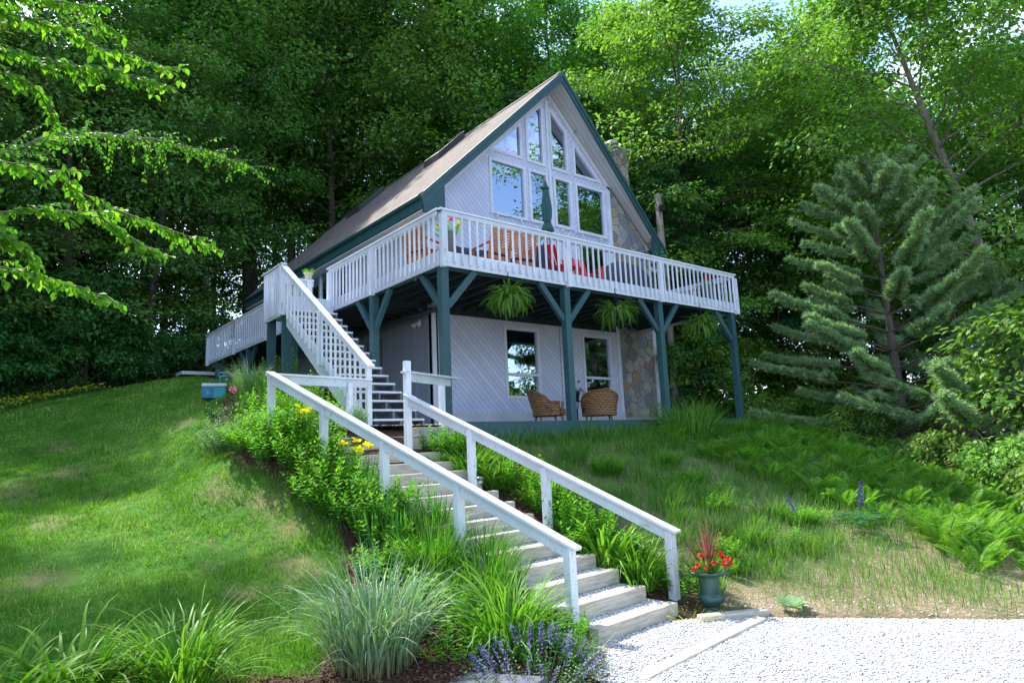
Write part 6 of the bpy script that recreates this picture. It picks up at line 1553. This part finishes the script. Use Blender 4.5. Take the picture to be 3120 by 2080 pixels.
# adirondack chairs
def adirondack(x, y, rz, label):
    """local: faces +Y"""
    t = empty('adirondack_chair', label, 'chair', (x, y, FL), rz, 'red chairs on the deck'); t.scale = (1.12, 1.12, 1.15)
    for k in range(5):
        xx = -.22+k*.11; hgt = .92+.07*(1-abs(k-2)/2)**.7
        MB().beam((xx, -.20, .24), (xx*1.12, -.20-hgt*.38, .24+hgt*.80), .095, .02, up=(0, 1, .4)).build('back_slat', RED, t, bevel=.008)
    s = MB()
    for k in range(6): s.beam((-.27, .34-k*.1, .38-k*.028), (.27, .34-k*.1, .38-k*.028), .085, .02)
    s.build('seat', RED, t)
    for sx in (-1, 1):
        MB().box(sx*.30-.04, sx*.30+.04, .30, .35, 0, .56).build('leg', RED, t)
        MB().beam((sx*.27, .38, .36), (sx*.27, -.50, .04), .03, .11).build('side_rail', RED, t)
        MB().beam((sx*.33, .40, .575), (sx*.33, -.34, .555), .12, .022).build('armrest', RED, t)
        MB().beam((sx*.31, -.30, .02), (sx*.31, -.33, .56), .03, .06, up=(0, 1, 0)).build('leg', RED, t)
    MB().box(-.34, .34, -.37, -.34, .53, .57).build('back_brace', RED, t)
    return t
adirondack(4.62, 1.55, math.radians(-80), 'red slatted lounge chair right behind the umbrella pole, turned to the right')
adirondack(5.25, 1.35, math.radians(160), 'red slatted lounge chair between the umbrella and the covered grill, facing the railing')
# covered grill
V = []; prof_ = [(-.34, 0), (-.36, .5), (-.34, .80), (-.24, 1.0), (-.05, 1.10), (.15, 1.06), (.30, .88), (.33, .5), (.33, 0)]; NP = len(prof_)
for k in range(13):
    f = k/12; xx = -.85+1.7*f; sc_ = .62+.38*math.sin(math.pi*min(1, max(0, f*1.08)))**.4
    V += [(xx+.02*math.sin(i*2+k), py*(1+.03*math.sin(k*2.3+i)), pz*sc_ if pz > .1 else pz) for i, (py, pz) in enumerate(prof_)]
Fc = [(k*NP+i, k*NP+i+1, (k+1)*NP+i+1, (k+1)*NP+i) for k in range(12) for i in range(NP-1)]+[tuple(range(NP)), tuple(range(13*NP-1, 12*NP-1, -1))]
mm = MB(); mm.add(V, Fc); gr = mm.build('covered_grill', plain('charcoal_cover', (.05, .055, .085), (.03, .033, .055), 5, .7, .02), None, True); gr.location = (6.85, 1.3, FL); tag(gr, 'long barbecue grill under a dark fitted cover at the right part of the deck', 'grill')
# planters on the deck
GREYP = plain('grey_planter', (.13, .15, .17), (.09, .105, .12), 6, .6)
YR = [YEL, REDF, REDF, YEL]
flowerpot('tall_planter', 'tall grey planter with red and yellow flowers at the front corner of the deck', 'planter', (.50, .50, FL), [(0, 0), (.12, 0), (.165, .56), (.18, .58), (.175, .61), (.15, .58), (0, .56)], GREYP, 'leafy', .75, [(-.15, -.05, .22), (.0, -.12, .26), (.1, .0, .30), (.2, -.05, .2), (-.08, .1, .3), (.14, -.16, .15), (-.2, .05, .14), (.05, .1, .34), (.22, -.1, .28)], YR, 440, .04)
flowerpot('tall_planter', 'tall grey planter with red flowers at the right end of the deck', 'planter', (9.35, .45, FL), [(0, 0), (.12, 0), (.165, .50), (.18, .52), (.175, .55), (.15, .52), (0, .5)], GREYP, 'leafy', .7, [(-.15, -.05, .2), (.0, -.12, .22), (.1, .0, .26), (.15, -.1, .16), (.05, .1, .28)], REDF, 460, .045)
CREAM = plain('cream_pot', (.62, .58, .44), (.5, .46, .34), 5, .6)
flowerpot('small_pot', 'small cream flower pot on the rail post at the top of the deck stair', 'potted plant', (-.23, 5.86, 4.0), [(0, 0), (.075, 0), (.105, .15), (.12, .155), (.12, .185), (.10, .18), (0, .16)], CREAM, 'leafy', .40, [], WHP, 480)
# scarf on the far railing
V = []
for k in range(9):
    f = k/8
    for i in range(7): V.append((-.15-.02*math.sin(i*2+k*1.1)-.012*(i % 2), 12.2+.05*i-.02*math.sin(k*.9), 4.12-.62*f+.01*math.sin(i*2.2)))
Fc = [(k*7+i, k*7+i+1, (k+1)*7+i+1, (k+1)*7+i) for k in range(8) for i in range(6)]
mm = MB(); mm.add(V, Fc); sc = mm.build('scarf', plain('faded_pink_cloth', (.42, .33, .38), (.22, .18, .27), 14, .9), None, True); s = sc.modifiers.new('t', 'SOLIDIFY'); s.thickness = .012; tag(sc, 'faded pink patterned cloth hung over the far railing', 'cloth')
# path light, slate, string lights, pole, door step, broom, drain pipe
pl_ = empty('path_light', 'small round solar path light among the lilies right of the steps', 'lamp', (-.86, -2.15, h1(-.86, -2.15)))
MB().tube([(0, 0, -.05), (0, 0, .16)], .010, 6).build('stake', METALD, pl_); MB().lathe([(.045, .14), (.045, .24), (0, .24)], (0, 0, 0), 16).build('lamp_body', METALG, pl_, True); MB().lathe([(.065, .24), (.06, .262), (.03, .272), (0, .272)], (0, 0, 0), 16).build('lamp_cap', METALG, pl_, True)
SLATE = plain('blue_slate', (.10, .115, .14), (.06, .07, .088), 5, .6, .004)
sb = MB(); sb.box(-.55, .55, -.17, .17, -.02, .02); so = sb.build('slate_slab', SLATE, None, bevel=.006); so.location = (-3.70, -5.86, h1(-3.7, -5.86)+.035); so.rotation_euler = (.02, -.10, math.radians(-74)); tag(so, 'dark slate plank lying in the bark mulch beside the striped grass', 'slab')
sl_ = empty('string_lights', 'string of small bulbs hung under the gable windows', 'string lights', (0, 0, 0))
pts = []
for i in range(33):
    x = 4.0+4.6*i/32; pts.append((x, D-.08, 5.86-.05*math.sin(math.pi*((i % 4)/4))))
MB().tube(pts, .006, 4).build('cable', METALD, sl_)
BULB = plain('clear_bulb', (.75, .77, .8), None, 3, .15)
for x in (4.11, 4.94, 5.75, 6.55, 7.38, 8.21):
    MB().lathe([(.012, 0), (.016, -.02), (.03, -.05), (.03, -.075), (.0, -.10)], (x, D-.08, 5.85), 10).build('bulb', BULB, sl_, True)
up_ = empty('utility_pole', 'weathered grey wooden pole standing behind the right end of the roof', 'pole', (11.3, 3.35, h1(11.3, 3.35)))
MB().tube([(0, 0, -.5), (.0, 0, 4.0), (-.05, 0, 7.95-h1(11.3, 3.35))], [.14, .125, .11], 12).build('shaft', BARKL, up_, True); MB().box(-.16, .10, -.19, -.11, 7.3-h1(11.3, 3.35), 7.5-h1(11.3, 3.35)).build('bracket', METALD, up_)
ds = MB().box(2.05, 3.9, 2.75, 3.36, -.05, .13); tag(ds.build('door_step', TRIM, None, bevel=.01), 'low white step along the foot of the left wall corner', 'step')
br = empty('broom', 'broom leaning on the side wall under the deck', 'broom', (0, 0, 0)); MB().tube([(1.70, 5.7, .55), (1.90, 5.4, 1.80)], .013, 6).build('stick', GOLDWOOD, br); MB().box(1.60, 1.74, 5.62, 5.86, .3, .56).build('bristles', STRAW, br)
dp = MB(); dp.tube([(-2.35, 1.55, .22), (-1.75, 1.75, .25)], .05, 10); tag(dp.build('drain_pipe', TRIM, None, True), 'short white drain pipe poking out of the flower bed', 'pipe')
# tan seed-headed bush at the wood edge on the right
a, s = stems_mesh(26, .35, (.5, .95), 9, (.05, .08), .5, 230, T_OVATE, per=3, spread=.35)
TAN = foliage('tan_seed_heads', (.30, .26, .08), (.45, .38, .14), (.55, .48, .22), .25, .6, .2)
tbn = empty('tan_bush', 'small bush with tan yellow seed heads where the bank meets the right-hand woods', 'shrub', (10.2, -4.9, h1(10.2, -4.9))); link('leaves', mkm('leaves', a), TAN, tbn); s.build('stems', BARKL, tbn)
